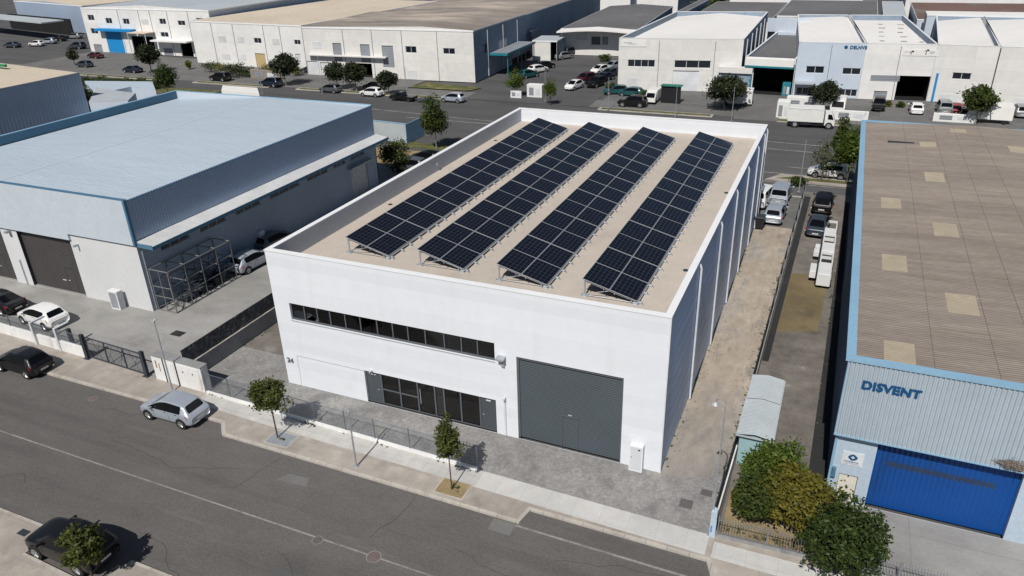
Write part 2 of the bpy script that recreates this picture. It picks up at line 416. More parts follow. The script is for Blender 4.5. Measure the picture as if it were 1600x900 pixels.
M['b2_side'] = mat('b2_side_wall_shaded', (.30, .37, .45), .85, big=(.2, .08), fine=(4, .05))  # white wall with its shade mixed into the base colour
M['canopy'] = mat('canopy_sheet', (.56, .57, .58), .6, big=(.3, .08), mott=(1.5, .05), wave=(1, .3, .003))
M['brown_door'] = mat('brown_roller_door', (.060, .055, .055), .6, big=(.3, .08), wave=(2, .12, .008))
M['rb_roof'] = mat('fibre_cement', (.222, .192, .168), .92, big=(.12, .10), fine=(6, .09), mott=(.8, .10), spec=.15,
                   stain=[((.18, .155, .135), .5, .55, .6), ((.29, .255, .22), .9, .58, .6), ((.12, .105, .09), .35, .6, .5), ((.17, .13, .10), .9, .62, .6, (.1, 2, 1))], stretch=(.35, 2.2, 1), rib_shade=(1, (46 - .1 - 1.11) / int((46 - .1 - 1.11) / .177), .58, 1.11 - 1.2))  # rib shading is painted into the valleys
M['rb_sky'] = mat('skylight_sheet', (.31, .27, .205), .7, big=(.8, .08), fine=(9, .06), rib_shade=(1, (46 - .1 - 1.11) / int((46 - .1 - 1.11) / .177), .72, 1.11 - 1.2), stain=((.26, .22, .18), 1.2, .52, .6))  # same painted rib shading as the roof sheets
M['rb_clad'] = mat('pale_blue_cladding', (.40, .47, .535), .5, .1, big=(.2, .05), fine=(2, .03))
M['rb_blue'] = mat('light_blue_trim', (.24, .41, .56), .5, big=(.4, .05))
M['rb_side'] = mat('shaded_side_blue', (.045, .085, .14), .7, big=(.2, .15))  # shade of the unlit wall is put into this dark blue
M['rb_lower'] = mat('rb_lower_wall', (.42, .51, .61), .8, big=(.3, .04))
M['rb_door'] = mat('royal_blue_door', (.005, .065, .28), .5, big=(.3, .06), stain=((.01, .05, .17), .7, .55, .6, (1.2, 1, .25)), wave=(0, .22, .02))
M['sign_blue'] = mat('sign_blue_letters', (.004, .075, .20), .5)
M['white_door'] = mat('cream_door', (.66, .63, .56), .6)
M['shed_roof'] = mat('shed_sheet', (.44, .485, .51), .6, .1, big=(.4, .08))
M['shed_wall'] = mat('shed_wall', (.30, .46, .49), .7, big=(.4, .08))
M['white_paint'] = mat('white_machine_paint', (.66, .67, .68), .5, big=(1, .06))
M['drain'] = mat('drain_and_shade_dark', (.030, .030, .032), .9, stain=((.07, .065, .06), .7, .58, .8))  # near-black tone, also used for the painted shadow strip beside the warehouse
def bmat(n, c, **k): M[n] = mat(n, c, k.pop('rough', .85), **k)
bmat('far_white', (.74, .735, .725), big=(.08, .05), fine=(.8, .04), stain=((.52, .50, .48), .25, .6, .4), grid=(6, 2.2, .03, .9, (0, 2)))
bmat('far_cream', (.70, .69, .67), big=(.08, .05), fine=(.8, .04), stain=((.54, .52, .49), .3, .6, .5), grid=(5, 1.6, .04, .9, (0, 2)))
bmat('far_side', (.24, .30, .38), big=(.1, .10), fine=(1, .06), grid=(5, 1.6, .03, .85, (1, 2)))  # white side walls, their shade put into a dark blue colour
bmat('far_blue', (.50, .57, .66), big=(.1, .04), fine=(1, .03), wave=(0, .5, .01))
bmat('roof_white', (.74, .73, .71), big=(.06, .04), fine=(.9, .03), stain=((.60, .57, .54), .15, .6, .4))
bmat('roof_brown', (.27, .235, .205), big=(.05, .14), fine=(1.2, .08), mott=(.2, .12), stretch=(.4, 1.2, 1), stain=[((.52, .48, .44), .13, .56, .9, (.25, 1.6, 1)), ((.15, .14, .132), .07, .52, .8), ((.42, .36, .30), .05, .55, .8)])
bmat('roof_grey', (.135, .135, .14), big=(.05, .12), fine=(1.2, .10), stain=((.2, .2, .2), .12, .6, .5))
bmat('roof_cream', (.58, .50, .40), big=(.05, .06), fine=(1.2, .05), wave=(0, .4, .01), stain=((.42, .36, .30), .12, .58, .5))
bmat('roof_bluegrey', (.40, .44, .47), big=(.05, .06), fine=(1.2, .05), stain=((.30, .32, .34), .12, .58, .5))
bmat('roof_red', (.16, .10, .085), big=(.05, .15), fine=(1.2, .08), stain=[((.12, .2, .18), .10, .6, .8), ((.30, .27, .24), .2, .62, .6)])
bmat('teal', (.02, .19, .24), rough=.5)
bmat('cyan_door', (.015, .24, .56), rough=.5, big=(.3, .05))
bmat('yellow_door', (.52, .39, .20), rough=.6)
bmat('far_shutter', (.24, .26, .29), rough=.6, wave=(2, .3, .01))
bmat('blank_window', (.60, .62, .63), rough=.5)
M['glass'] = glassmat('window_glass', (.60, .66, .66), .04)
M['glass_green'] = glassmat('green_glass', (.45, .72, .66), .10)
M['far_glass'] = mat('far_window_glass', (.015, .02, .028), .12, spec=.6)
M['leaf_street'] = leafmat('leaf_street', (.045, .062, .014), (.11, .125, .028))
M['leaf_dark'] = leafmat('leaf_dark', (.018, .026, .012), (.04, .052, .02), .15)
M['leaf_green'] = leafmat('leaf_green', (.04, .075, .013), (.13, .18, .025))
M['leaf_mid'] = leafmat('leaf_mid', (.026, .048, .011), (.085, .11, .02), .28)
M['leaf_gold'] = leafmat('leaf_gold', (.085, .095, .014), (.21, .175, .028))
M['leaf_deep'] = leafmat('leaf_deep', (.018, .036, .009), (.065, .095, .018), .25)
M['bark'] = mat('bark', (.10, .08, .06), .95, fine=(20, .3))
M['bark_pale'] = mat('bark_pale', (.30, .28, .25), .9, fine=(20, .2))

# ------------------------------------------------------------------ builders
def leaf_cloud(mb, rng, blobs, n, size, nclump=14, cr=.42):
    """many small leaf faces gathered in clumps spread through ellipsoid blobs (cx,cy,cz,rx,ry,rz)"""
    cl = []
    tot = sum(b[3] * b[4] * b[5] for b in blobs)
    for b in blobs:
        k = max(3, int(nclump * len(blobs) * b[3] * b[4] * b[5] / tot))
        for _ in range(k):
            while True:
                p = Vector((rng.uniform(-1, 1), rng.uniform(-1, 1), rng.uniform(-1, 1)))
                if .25 < p.length < 1: break
            p *= .86
            s = rng.uniform(.7, 1.25) * cr
            cl.append((b[0] + p.x * b[3], b[1] + p.y * b[4], b[2] + p.z * b[5], b[3] * s, b[4] * s, b[5] * s * .8))
    wts = [c[3] * c[4] * c[5] for c in cl]
    V = []; F = []
    for c in rng.choices(cl, wts, k=n):
        while True:
            p = Vector((rng.uniform(-1, 1), rng.uniform(-1, 1), rng.uniform(-1, 1)))
            if p.length < 1: break
        r = p.length ** .5 / max(p.length, 1e-3)
        p = p * r * (rng.uniform(.75, 1.12) if rng.random() < .88 else rng.uniform(1.1, 1.75))
        q = Vector((c[0] + p.x * c[3], c[1] + p.y * c[4], c[2] + p.z * c[5]))
        a = Vector((rng.gauss(0, 1), rng.gauss(0, 1), rng.gauss(0, .7))).normalized()
        b = a.cross(Vector((rng.gauss(0, 1), rng.gauss(0, 1), rng.gauss(.4, 1)))).normalized()
        s = size * rng.uniform(.45, 1.45)
        k = len(V)
        V += [q - a * s, q + b * s * .45, q + a * s, q - b * s * .45]
        F.append((k, k + 1, k + 2, k + 3))
    mb.add(V, F)

_tree_cache = {}
def tree(name, label, loc, h, blobs, n, size, leaf, group=None, trunk_r=.06, bark='bark', nclump=14, key=None, rot=0.0, limbs=6, seed=1, scale=1.0, cat='tree', cr=.42):
    """tree > trunk (with limbs), crown"""
    t = thing(name, label, cat, loc, rot, group)
    t.scale = (scale,) * 3
    if key and key in _tree_cache:
        for me, nm in _tree_cache[key]:
            o = bpy.data.objects.new(nm, me); COL.objects.link(o); o.parent = t
        return t
    rng = random.Random(seed)
    cz = min(b[2] - b[5] for b in blobs); top = max(b[2] + b[5] * .6 for b in blobs)
    mb = MB(M[bark])
    fork = cz + .25 * (top - cz)
    lean = rng.uniform(-.06, .06)
    mb.tube((0, 0, -.1), (lean * .5, 0, fork * .55), trunk_r, n=8, r2=trunk_r * .8, cap=False)
    mb.tube((lean * .5, 0, fork * .55), (lean, 0, fork), trunk_r * .8, n=8, r2=trunk_r * .65, cap=False)
    for i in range(limbs):
        b = rng.choice(blobs)
        a = rng.uniform(0, 6.28)
        e = Vector((b[0] + math.cos(a) * b[3] * .65, b[1] + math.sin(a) * b[4] * .65, b[2] + rng.uniform(-.3, .6) * b[5]))
        s = Vector((lean, 0, fork * rng.uniform(.82, 1.0)))
        mid = s.lerp(e, .5) + Vector((0, 0, .12 * (top - cz)))
        mb.tube(s, mid, trunk_r * .45, n=6, r2=trunk_r * .3, cap=False)
        mb.tube(mid, e, trunk_r * .3, n=6, r2=trunk_r * .1, cap=False)
    mb.tube((lean, 0, fork), (0, 0, top), trunk_r * .6, n=6, r2=trunk_r * .12, cap=False)
    o1 = mb.build('trunk', t, smooth=True, local=True)
    mb = MB(M[leaf])
    leaf_cloud(mb, rng, blobs, n, size, nclump, cr)
    o2 = mb.build('crown', t, local=True)
    if key: _tree_cache[key] = [(o1.data, 'trunk'), (o2.data, 'crown')]
    return t

# ---- cars ---------------------------------------------------------
PROFILES = {
    # x, zbottom, zbelt, ztop, width, roof half width
    'hatch': dict(L=4.1, st=[(-2.05, .36, .72, .78, .70, .55), (-1.97, .27, .90, .95, .79, .60), (-1.82, .24, .96, 1.02, .835, .64), (-1.52, .22, .98, 1.37, .85, .57),
                             (-1.34, .22, .98, 1.43, .86, .585), (-.50, .20, .97, 1.49, .865, .605), (-.40, .20, .97, 1.49, .865, .605), (.30, .20, .95, 1.44, .865, .60),
                             (1.12, .20, .93, .98, .86, .70), (1.62, .22, .84, .90, .83, .62), (1.93, .26, .70, .76, .76, .5), (2.05, .36, .58, .62, .64, .45)], wb=(-1.27, 1.27), wr=.31, sr=(3, 4, 5, 6, 7)),
    'sedan': dict(L=4.6, st=[(-2.30, .38, .72, .80, .72, .55), (-2.22, .28, .88, .97, .80, .62), (-1.75, .24, .93, 1.01, .86, .66), (-1.02, .22, .95, 1.37, .87, .56),
                             (-.85, .22, .95, 1.40, .875, .57), (-.28, .20, .95, 1.43, .88, .59), (-.18, .20, .95, 1.43, .88, .59), (.50, .20, .93, 1.38, .88, .58),
                             (1.32, .20, .90, .95, .87, .70), (1.85, .22, .82, .87, .84, .62), (2.18, .26, .70, .74, .77, .5), (2.30, .36, .58, .62, .65, .45)], wb=(-1.38, 1.36), wr=.32, sr=(3, 4, 5, 6, 7)),
    'suv': dict(L=4.4, st=[(-2.20, .42, .82, .90, .76, .60), (-2.14, .34, 1.02, 1.08, .84, .64), (-2.04, .30, 1.08, 1.14, .88, .70), (-1.84, .28, 1.10, 1.60, .89, .62),
                           (-1.62, .28, 1.10, 1.66, .90, .64), (-.55, .28, 1.08, 1.70, .90, .66), (-.45, .28, 1.08, 1.70, .90, .66), (.30, .28, 1.06, 1.64, .90, .65),
                           (1.05, .28, 1.04, 1.10, .89, .74), (1.72, .30, .96, 1.03, .87, .68), (2.08, .34, .82, .90, .80, .58), (2.20, .42, .66, .74, .70, .5)], wb=(-1.32, 1.36), wr=.36, sr=(3, 4, 5, 6, 7)),
}
PROFILES['van'] = dict(L=4.3, st=[(-2.15, .40, .85, .95, .78, .64), (-2.12, .32, 1.05, 1.15, .85, .70), (-2.08, .28, 1.12, 1.24, .87, .72), (-1.98, .26, 1.12, 1.76, .88, .68),
                           (-1.80, .26, 1.12, 1.82, .88, .69), (-.50, .26, 1.10, 1.84, .88, .70), (-.40, .26, 1.10, 1.84, .88, .70), (.85, .26, 1.08, 1.76, .88, .68),
                           (1.50, .26, 1.04, 1.10, .87, .74), (1.85, .28, .92, .98, .84, .66), (2.08, .32, .78, .84, .78, .56), (2.15, .40, .62, .68, .68, .5)], wb=(-1.35, 1.35), wr=.33, sr=(3, 4, 5, 6, 7))
M['car_glass'] = mat('car_glass', (.004, .005, .007), .10, big=(1, 0), fine=(1, 0), spec=.22)
M['tyre'] = mat('tyre', (.018, .018, .018), .85)
M['rim'] = mat('rim', (.45, .46, .47), .35, .6)
M['plate'] = mat('plate', (.6, .6, .58), .5)
M['tail'] = mat('tail_light', (.36, .012, .03), .3)
M['head'] = mat('head_light', (.62, .64, .66), .15)
def paint(name, c, metal=0.0):
    k = 'paint_' + name
    if k not in _mc: mat(k, c, .38, metal, big=(1, 0), fine=(1, 0), spec=.35, coat=.35)
    return _mc[k]
PAINT = {'silver': ((.42, .465, .53), .35), 'white': ((.74, .74, .74), 0), 'black': ((.006, .006, .007), 0), 'grey': ((.11, .12, .135), .3), 'navy': ((.012, .02, .04), .1),
         'slate': ((.05, .065, .085), .3), 'red': ((.20, .015, .015), 0), 'maroon': ((.06, .01, .015), 0), 'teal': ((.015, .085, .095), .1), 'palegrey': ((.30, .31, .32), .3), 'green': ((.02, .10, .08), 0), 'blue': ((.02, .08, .2), 0)}

def _ring(s):
    x, zb, zl, zt, wd, wr_ = s
    half = [(0, zb), (wd * .80, zb), (wd * .97, zb + .10), (wd * 1.0, zb + (zl - zb) * .55), (wd * .965, zl), (wr_ + .035, zt - .045), (wr_ - .05, zt - .012), (0, zt)]
    if zt - zl < .15:
        half[5] = (wr_ + .06, zl + (zt - zl) * .55); half[6] = (wr_ - .04, zl + (zt - zl) * .85)
    return [(x, y, z) for y, z in half] + [(x, -y, z) for y, z in half[-2:0:-1]]

_car_cache = {}
def car_meshes(kind):
    if kind in _car_cache: return _car_cache[kind]
    P = PROFILES[kind]; st = P['st']
    rings = [_ring(s) for s in st]
    n = len(rings[0]); vs = [p for r in rings for p in r]; fs = []; tg = []
    ns = len(st)
    def t_of(i, j):
        jj = j if j < n // 2 else n - 1 - j       # mirror
        if i in (4, 5, 6, 7) and jj == 4: return 1
        if i == 7 and jj == 6: return 2           # windscreen
        if i == 2 and jj == 6: return 3           # rear window
        return 0
    for i in range(ns - 1):
        for j in range(n):
            fs.append((i * n + j, i * n + (j + 1) % n, (i + 1) * n + (j + 1) % n, (i + 1) * n + j)); tg.append(t_of(i, j))
    fs.append(tuple(range(n))); tg.append(0)
    fs.append(tuple((ns - 1) * n + j for j in range(n))[::-1]); tg.append(0)
    me = bpy.data.meshes.new('cage'); me.from_pydata(vs, [], [f[::-1] for f in fs])
    for k in range(4): me.materials.append(M['black'])
    me.polygons.foreach_set('material_index', tg)
    # hold glass outlines and the belt line crisp
    cr = me.attributes.new('crease_edge', 'FLOAT', 'EDGE')
    ef = {}
    for p in me.polygons:
        for ek in p.edge_keys: ef.setdefault(ek, []).append(tg[p.index])
    for e in me.edges:
        a = ef.get(tuple(sorted(e.vertices)), [])
        if len(set(a)) > 1: cr.data[e.index].value = 1.0
        else:
            v0, v1 = e.vertices; j0, j1 = v0 % n, v1 % n
            if j0 == j1:
                jj = j0 if j0 <= n // 2 else n - j0
                cr.data[e.index].value = {4: .7, 5: .55, 6: .45, 2: .4, 1: .6}.get(jj, 0)
    o = bpy.data.objects.new('cage', me); COL.objects.link(o)
    sb = o.modifiers.new('s', 'SUBSURF'); sb.levels = 2; sb.render_levels = 2
    dg = bpy.context.evaluated_depsgraph_get(); dg.update()
    ev = o.evaluated_get(dg).to_mesh()
    co = [tuple(v.co) for v in ev.vertices]
    groups = {0: [], 1: [], 2: [], 3: [], 4: []}
    for p in ev.polygons:
        k = p.material_index
        if k == 1 and p.center.y < 0: k = 4
        groups[k].append(tuple(p.vertices))
    out = {}
    for k, nm in ((0, 'body'), (1, 'side_window'), (2, 'windscreen'), (3, 'rear_window'), (4, 'side_window_b')):
        idx = {}; V = []; F = []
        for f in groups[k]:
            g = []
            for q in f:
                if q not in idx: idx[q] = len(V); V.append(co[q])
                g.append(idx[q])
            F.append(tuple(g))
        m2 = bpy.data.meshes.new(nm); m2.from_pydata(V, [], F); m2.materials.append(M['car_glass'] if k else M['black'])
        m2.polygons.foreach_set('use_smooth', [True] * len(F)); m2.update()
        out[nm] = m2
    o.evaluated_get(dg).to_mesh_clear()
    COL.objects.unlink(o); bpy.data.objects.remove(o); bpy.data.meshes.remove(me)
    # door gaps and handles laid on the real body surface
    from mathutils.bvhtree import BVHTree
    bv = BVHTree.FromPolygons([v.co[:] for v in out['body'].vertices], [p.vertices[:] for p in out['body'].polygons])
    sm = MB(M['black']); sv = P['st']
    for s in (1, -1):
        def hit(x, z):
            h = bv.ray_cast(Vector((x, 2 * s, z)), Vector((0, -s, 0)))
            return h[0] + Vector((0, .003 * s, 0)) if h[0] is not None else None
        zt_ = sv[5][2] - .05
        for xx in (sv[4][0] + .12, sv[5][0] + .06, sv[7][0] + .42):
            pts = [hit(xx + (.0 if xx > sv[4][0] + .2 else (.22 * max(0, .6 - z_) )), z_) for z_ in [sv[5][1] + .16 + (zt_ - sv[5][1] - .16) * i / 8 for i in range(9)]]
            pts = [p for p in pts if p is not None]
            if len(pts) > 1: sm.path(pts, .007, n=4)
        pts = [hit(sv[4][0] + .3 + (sv[7][0] - sv[4][0]) * i / 6, sv[5][1] + .14) for i in range(7)]; pts = [p for p in pts if p is not None]
        if len(pts) > 1: sm.path(pts, .006, n=4)
        for xx in (sv[4][0] + .34, sv[5][0] + .30):
            p = hit(xx, zt_ - .03)
            if p is not None: sm.box(p.x - .08, p.x + .08, p.y - .012, p.y + .012, p.z - .014, p.z + .014)
    # wheels
    wr_ = P['wr']
    t = MB(M['tyre']); t.tube((0, -.10, 0), (0, .10, 0), wr_, n=24); out['tyre'] = t
    r = MB(M['rim'])
    r.tube((0, .085, 0), (0, .106, 0), wr_ * .66, n=20)
    for k in range(5):
        a = k * 2 * math.pi / 5
        r.tube((math.cos(a) * .04, .112, math.sin(a) * .04), (math.cos(a) * wr_ * .6, .112, math.sin(a) * wr_ * .6), .022, n=5)
    for k in range(5):
        a = (k + .5) * 2 * math.pi / 5
        r.tube((math.cos(a) * wr_ * .42, .100, math.sin(a) * wr_ * .42), (math.cos(a) * wr_ * .42, .1085, math.sin(a) * wr_ * .42), .045, M['black'], n=8)
    out['rim'] = r
    def mesh_of(mb, nm):
        q = bpy.data.meshes.new(nm); q.from_pydata(mb.v, [], mb.f)
        for mt in mb.mats: q.materials.append(mt)
        q.polygons.foreach_set('material_index', mb.fm); q.update(); return q
    out['tyre'] = mesh_of(t, 'tyre'); out['rim'] = mesh_of(r, 'rim')
    out['seams'] = mesh_of(sm, 'door_seams')
    W = st[5][4]; x0, x1 = st[0][0], st[-1][0]
    ar = MB(M['black'])
    for x in P['wb']:
        for s in (-1, 1):
            ar.tube((x, s * (W - .25), wr_ + .03), (x, s * (W + .004), wr_ + .03), wr_ + .055, n=24)
    ar.box(x0 + .35, x1 - .4, -W * .8, W * .8, .16, .30)
    out['wheel_arches'] = mesh_of(ar, 'wheel_arches')
    z2 = st[1][2]
    tl = {}
    for s, nm in ((1, 'tail_light'), (-1, 'tail_light')):
        q = MB(M['tail'])
        y0, y1 = (W - .36) * s, (W - .07) * s
        xb = st[1][0]
        q.add([(xb - .045, y0, z2 - .20), (xb + .15, y1 + .05 * s, z2 - .20), (xb + .26, y1 + .045 * s, z2 + .06), (xb - .01, y0, z2 + .03),
               (xb + .3, y0, z2 - .17), (xb + .3, y1 - .05 * s, z2 - .17), (xb + .35, y1 - .06 * s, z2 + .02), (xb + .3, y0, z2 + .02)],
              [(0, 1, 2, 3), (3, 2, 6, 7), (0, 3, 7, 4), (1, 5, 6, 2), (0, 4, 5, 1)])
        tl[s] = mesh_of(q, nm)
    hl = {}
    zf = st[-2][2]
    for s in (1, -1):
        q = MB(M['head'])
        xf = st[-2][0]; y0, y1 = (st[-2][4] - .36) * s, (st[-2][4] + .00) * s
        q.add([(xf + .055, y0, zf - .14), (xf - .05, y1, zf - .12), (xf - .16, y1 - .0 * s, zf + .01), (xf - .02, y0, zf + .03),
               (xf - .3, y0, zf - .14), (xf - .35, y1 - .1 * s, zf - .12), (xf - .35, y1 - .1 * s, zf), (xf - .3, y0, zf)],
              [(0, 1, 2, 3), (3, 2, 6, 7), (0, 3, 7, 4), (1, 5, 6, 2), (0, 4, 5, 1)])
        hl[s] = mesh_of(q, 'headlight')
    out['tail'] = tl; out['headl'] = hl
    mr = {}
    for s in (1, -1):
        q = MB(M['black']); mx = st[7][0] + .52
        q.bbox(mx - .07, mx + .05, min(s * (W - .02), s * (W + .16)), max(s * (W - .02), s * (W + .16)), st[7][2] + .0, st[7][2] + .13, .02)
        mr[s] = mesh_of(q, 'mirror')
    out['mirror'] = mr
    q = MB(M['plate']); zb = (st[1][1] + st[1][2]) / 2 - .05
    q.box(x0 - .012, x0 + .06, -.26, .26, zb - .055, zb + .055); out['plate'] = mesh_of(q, 'number_plate')
    _car_cache[kind] = out
    return out

def car(kind, colour, px, py, heading, label, ref='c', group=None, cat='car', z=0.0, small=False, name='parked_car'):
    """ref: c = footprint centre, or 'rn'/'rf'/'fn'/'ff' = rear/front wheel on its left(n)/right(f) side standing at the pixel"""
    ms = car_meshes(kind); P = PROFILES[kind]; W = P['st'][5][4]
    h = R_(heading); ca, sa = math.cos(h), math.sin(h)
    g = at(px, py, z)
    if ref != 'c':
        lx = P['wb'][0] if ref[0] == 'r' else P['wb'][1]
        ly = (W - .05) * (1 if ref[1] == 'n' else -1)
        g = g - Vector((lx * ca - ly * sa, lx * sa + ly * ca, 0))
    t = thing(name, label, cat, (g.x, g.y, z), h, group)
    pc = paint(colour, *PAINT[colour])
    def part(me, nm, parent=t, loc=None, rz=0, mt=None):
        o = bpy.data.objects.new(nm, me); COL.objects.link(o); o.parent = parent
        if loc: o.location = loc
        if rz: o.rotation_euler = (0, 0, rz)
        if mt:
            o.material_slots[0].link = 'OBJECT'; o.material_slots[0].material = mt
        return o
    b = part(ms['body'], 'body', mt=pc)
    part(ms['wheel_arches'], 'wheel_arches'); part(ms['seams'], 'door_seams')
    part(ms['side_window'], 'side_window'); part(ms['side_window_b'], 'side_window'); part(ms['windscreen'], 'windscreen'); part(ms['rear_window'], 'rear_window')
    for s in (1, -1):
        part(ms['tail'][s], 'tail_light'); part(ms['headl'][s], 'headlight')
        part(ms['mirror'][s], 'mirror', mt=pc if colour in ('silver', 'white') else None)
        for x in P['wb']:
            wl = part(ms['tyre'], 'wheel', loc=(x, s * (W - .095), P['wr'] ), rz=0 if s > 0 else math.pi)
            part(ms['rim'], 'rim', wl)
    part(ms['plate'], 'number_plate')
    return t

def chain(mb, A, B, z0, z1, pitch=.12, r=.004, mat=None):
    """woven wire: two sets of diagonal wires"""
    A = Vector((A[0], A[1])); B = Vector((B[0], B[1]))
    L = (B - A).length; H = z1 - z0; e = (B - A).normalized()
    u = -H
    while u < L:
        for s in (0, 1):
            a, b = max(u, 0), min(u + H, L)
            if b > a:
                za, zb_ = z0 + (a - u), z0 + (b - u)
                if s: za, zb_ = z1 - (a - u), z1 - (b - u)
                p = A + e * a; q = A + e * b
                mb.tube((p.x, p.y, za), (q.x, q.y, zb_), r, mat, n=3, cap=False)
        u += pitch

def mesh_fence(name, label, A, B, z0, z1, posts, mats='steel_fence', pitch=.14, r=.0045, cat='fence', base=None, group=None, post_up=.08):
    t = thing(name, label, cat, (A[0], A[1], 0), 0, group)
    mb = MB(M[mats]); chain(mb, A, B, z0, z1, pitch, r); mb.build('wire_mesh', t)
    mb = MB(M[mats])
    for zz in (z0 + .02, z1): mb.tube((A[0], A[1], zz), (B[0], B[1], zz), .016, n=6)
    mb.build('rail', t)
    L = (Vector(B[:2]) - Vector(A[:2])).length
    for u in posts:
        p = wp(A, B, u * L, 0)
        q = MB(M[mats]); q.tube((p[0], p[1], z0 - .25 if base is None else base), (p[0], p[1], z1 + post_up), .030, n=8); q.build('post', t)
    return t

def window(parent, A, B, r, cols=2, frame=None, glass=None, k=-.09, fw=.06, name='window', rows=1):
    """frame with mullions set back in its opening, pane behind"""
    u0, u1, z0, z1 = r
    fm = MB(frame or M['frame_grey'])
    wbox(fm, A, B, u0, u1, z0, z0 + fw, k - .05, k + .02); wbox(fm, A, B, u0, u1, z1 - fw, z1, k - .05, k + .02)
    wbox(fm, A, B, u0, u0 + fw, z0 + fw, z1 - fw, k - .05, k + .02); wbox(fm, A, B, u1 - fw, u1, z0 + fw, z1 - fw, k - .05, k + .02)
    for i in range(1, cols):
        c = u0 + (u1 - u0) * i / cols
        wbox(fm, A, B, c - fw / 2, c + fw / 2, z0 + fw, z1 - fw, k - .05, k + .02)
    for i in range(1, rows):
        c = z0 + (z1 - z0) * i / rows
        wbox(fm, A, B, u0 + fw, u1 - fw, c - fw / 2, c + fw / 2, k - .045, k + .015)
    f = fm.build(name, parent)
    pn = MB(glass or M['far_glass']); wbox(pn, A, B, u0 + .01, u1 - .01, z0 + .01, z1 - .01, k - .035, k - .025); pn.build('pane', f)
    return f

def panel_in(parent, A, B, r, mt, name, k=-.10, th=.04):
    q = MB(mt); wbox(q, A, B, r[0], r[1], r[2], r[3], k - th, k); return q.build(name, parent)

def rect(A, B, x0, y0, x1, y1):
    """hole rectangle on a wall from two pixel corners (top-left, bottom-right)"""
    u0, z1 = onwall(A, B, x0, y0); u1, z0 = onwall(A, B, x1, y1)
    return (min(u0, u1), max(u0, u1), max(z0, 0.0), z1)

def lettering(parent, name, s, A, B, u, z, size, mt, depth=.02, k=.01, slant=0.0, bold=0.0):
    cu = bpy.data.curves.new(name, 'FONT'); cu.body = s; cu.size = size; cu.extrude = depth; cu.shear = slant; cu.offset = bold; cu.space_character = 1.05
    o = bpy.data.objects.new(name, cu); COL.objects.link(o)
    dg = bpy.context.evaluated_depsgraph_get(); dg.update()
    me = bpy.data.meshes.new_from_object(o.evaluated_get(dg))
    COL.objects.unlink(o); bpy.data.objects.remove(o)
    me.name = name
    me.materials.clear(); me.materials.append(mt)
    o = bpy.data.objects.new(name, me); COL.objects.link(o)
    e = (Vector(B[:2]) - Vector(A[:2])).normalized()
    p = Vector(wp(A, B, u, z, k + depth))
    off = Vector((0, 0, 0)); q = parent
    while q is not None: off += q.location; q = q.parent
    mt4 = Matrix(((e.x, 0, e.y, 0), (e.y, 0, -e.x, 0), (0, 1, 0, 0), (0, 0, 0, 1)))
    mt4.translation = p - off
    o.matrix_local = mt4
    if parent: o.parent = parent; o.matrix_local = mt4
    return o

def sheet(name, poly, z, mt, th=.02, kind='structure'):
    q = MB(mt); q.prism(poly, z - th, z)
    o = q.build(name); return tag(o, kind=kind)

# ================================================================== SETTING: ground, roads, pavements
q = MB(M['asphalt2'])
q.prism([(-700, -200), (500, -200), (500, 900), (-700, 900)], -.40, -.16)
tag(q.build('ground'), kind='structure')
sheet('street', [(-120, -40), (120, -40), (120, -4.0), (-120, -4.0)], -.120, M['asphalt'])

# north pavement with parking bays cut into it
def north_edge(off=0.0):
    return [(-120, -4.85 + off), (-1.05 + off, -4.85 + off), (-.15 + off, -5.75 + off), (18.15 - off, -5.92 + off), (18.35 - off, -4.92 + off), (26.75 + off, -4.98 + off), (27.1 + off, -5.9 + off), (120, -5.9 + off)]
ed = north_edge(.16)
sheet('pavement', ed + [(120, -3.0), (27, -3.0), (14, -2.9), (-4, -2.3), (-16, -1.9), (-60, -.7), (-120, .6)], 0.0, M['beige'], th=.14)
e0 = north_edge(0)
q = MB(M['kerb'])
for i in range(len(e0) - 1):
    a, b, c, d = e0[i], e0[i + 1], ed[i + 1], ed[i]
    vs = [(a[0], a[1], -.13), (b[0], b[1], -.13), (c[0], c[1], -.13), (d[0], d[1], -.13), (a[0], a[1], -.005), (b[0], b[1], -.005), (c[0], c[1], .006), (d[0], d[1], .006)]
    q.add(vs, [(4, 5, 6, 7), (0, 1, 5, 4), (2, 3, 7, 6)])
tag(q.build('kerb'), kind='structure')
sheet('white_paving', [(-4.0, -3.9), (.8, -4.1), (17.2, -4.5), (26.62, -4.72), (26.62, -3.42), (15.0, -3.22), (-4.0, -2.9)], .005, M['slab'])
sheet('white_paving', [(15.1, -4.46), (26.62, -4.72), (26.62, -3.42), (15.1, -3.20)], .009, M['slab_big'])
sheet('white_paving', [(26.9, -4.75), (46, -4.9), (46, -3.6), (26.9, -3.75)], .005, M['slab_big'])
# south pavement with bay
sp = [(-120, -14.55), (-1.95, -14.55), (-2.35, -16.15), (2.3, -16.35), (2.75, -14.6), (120, -14.6)]
sheet('pavement', [(-120, -40)] + [(a, b - .14) for a, b in sp] + [(120, -40)], 0.0, M['beige'], th=.14)
q = MB(M['kerb'])
for (a, b) in zip(sp, sp[1:]):
    q.add([(a[0], a[1], -.13), (b[0], b[1], -.13), (b[0], b[1] - .15, -.13), (a[0], a[1] - .15, -.13), (a[0], a[1], .004), (b[0], b[1], .004), (b[0], b[1] - .15, .006), (a[0], a[1] - .15, .006)], [(4, 5, 6, 7), (0, 1, 5, 4)])
tag(q.build('kerb'), kind='structure')
# painted lines on the street
def line(a, b, wd, z=-.114, mt=None):
    q = MB(mt or M['line']); q.seg(a, b, -wd / 2, wd / 2, z - .004, z)
    tag(q.build('road_marking'), kind='structure')
line((-60, -9.95), (34, -10.3), .085)
line((17.9, -6.05), (27.2, -6.15), .12)

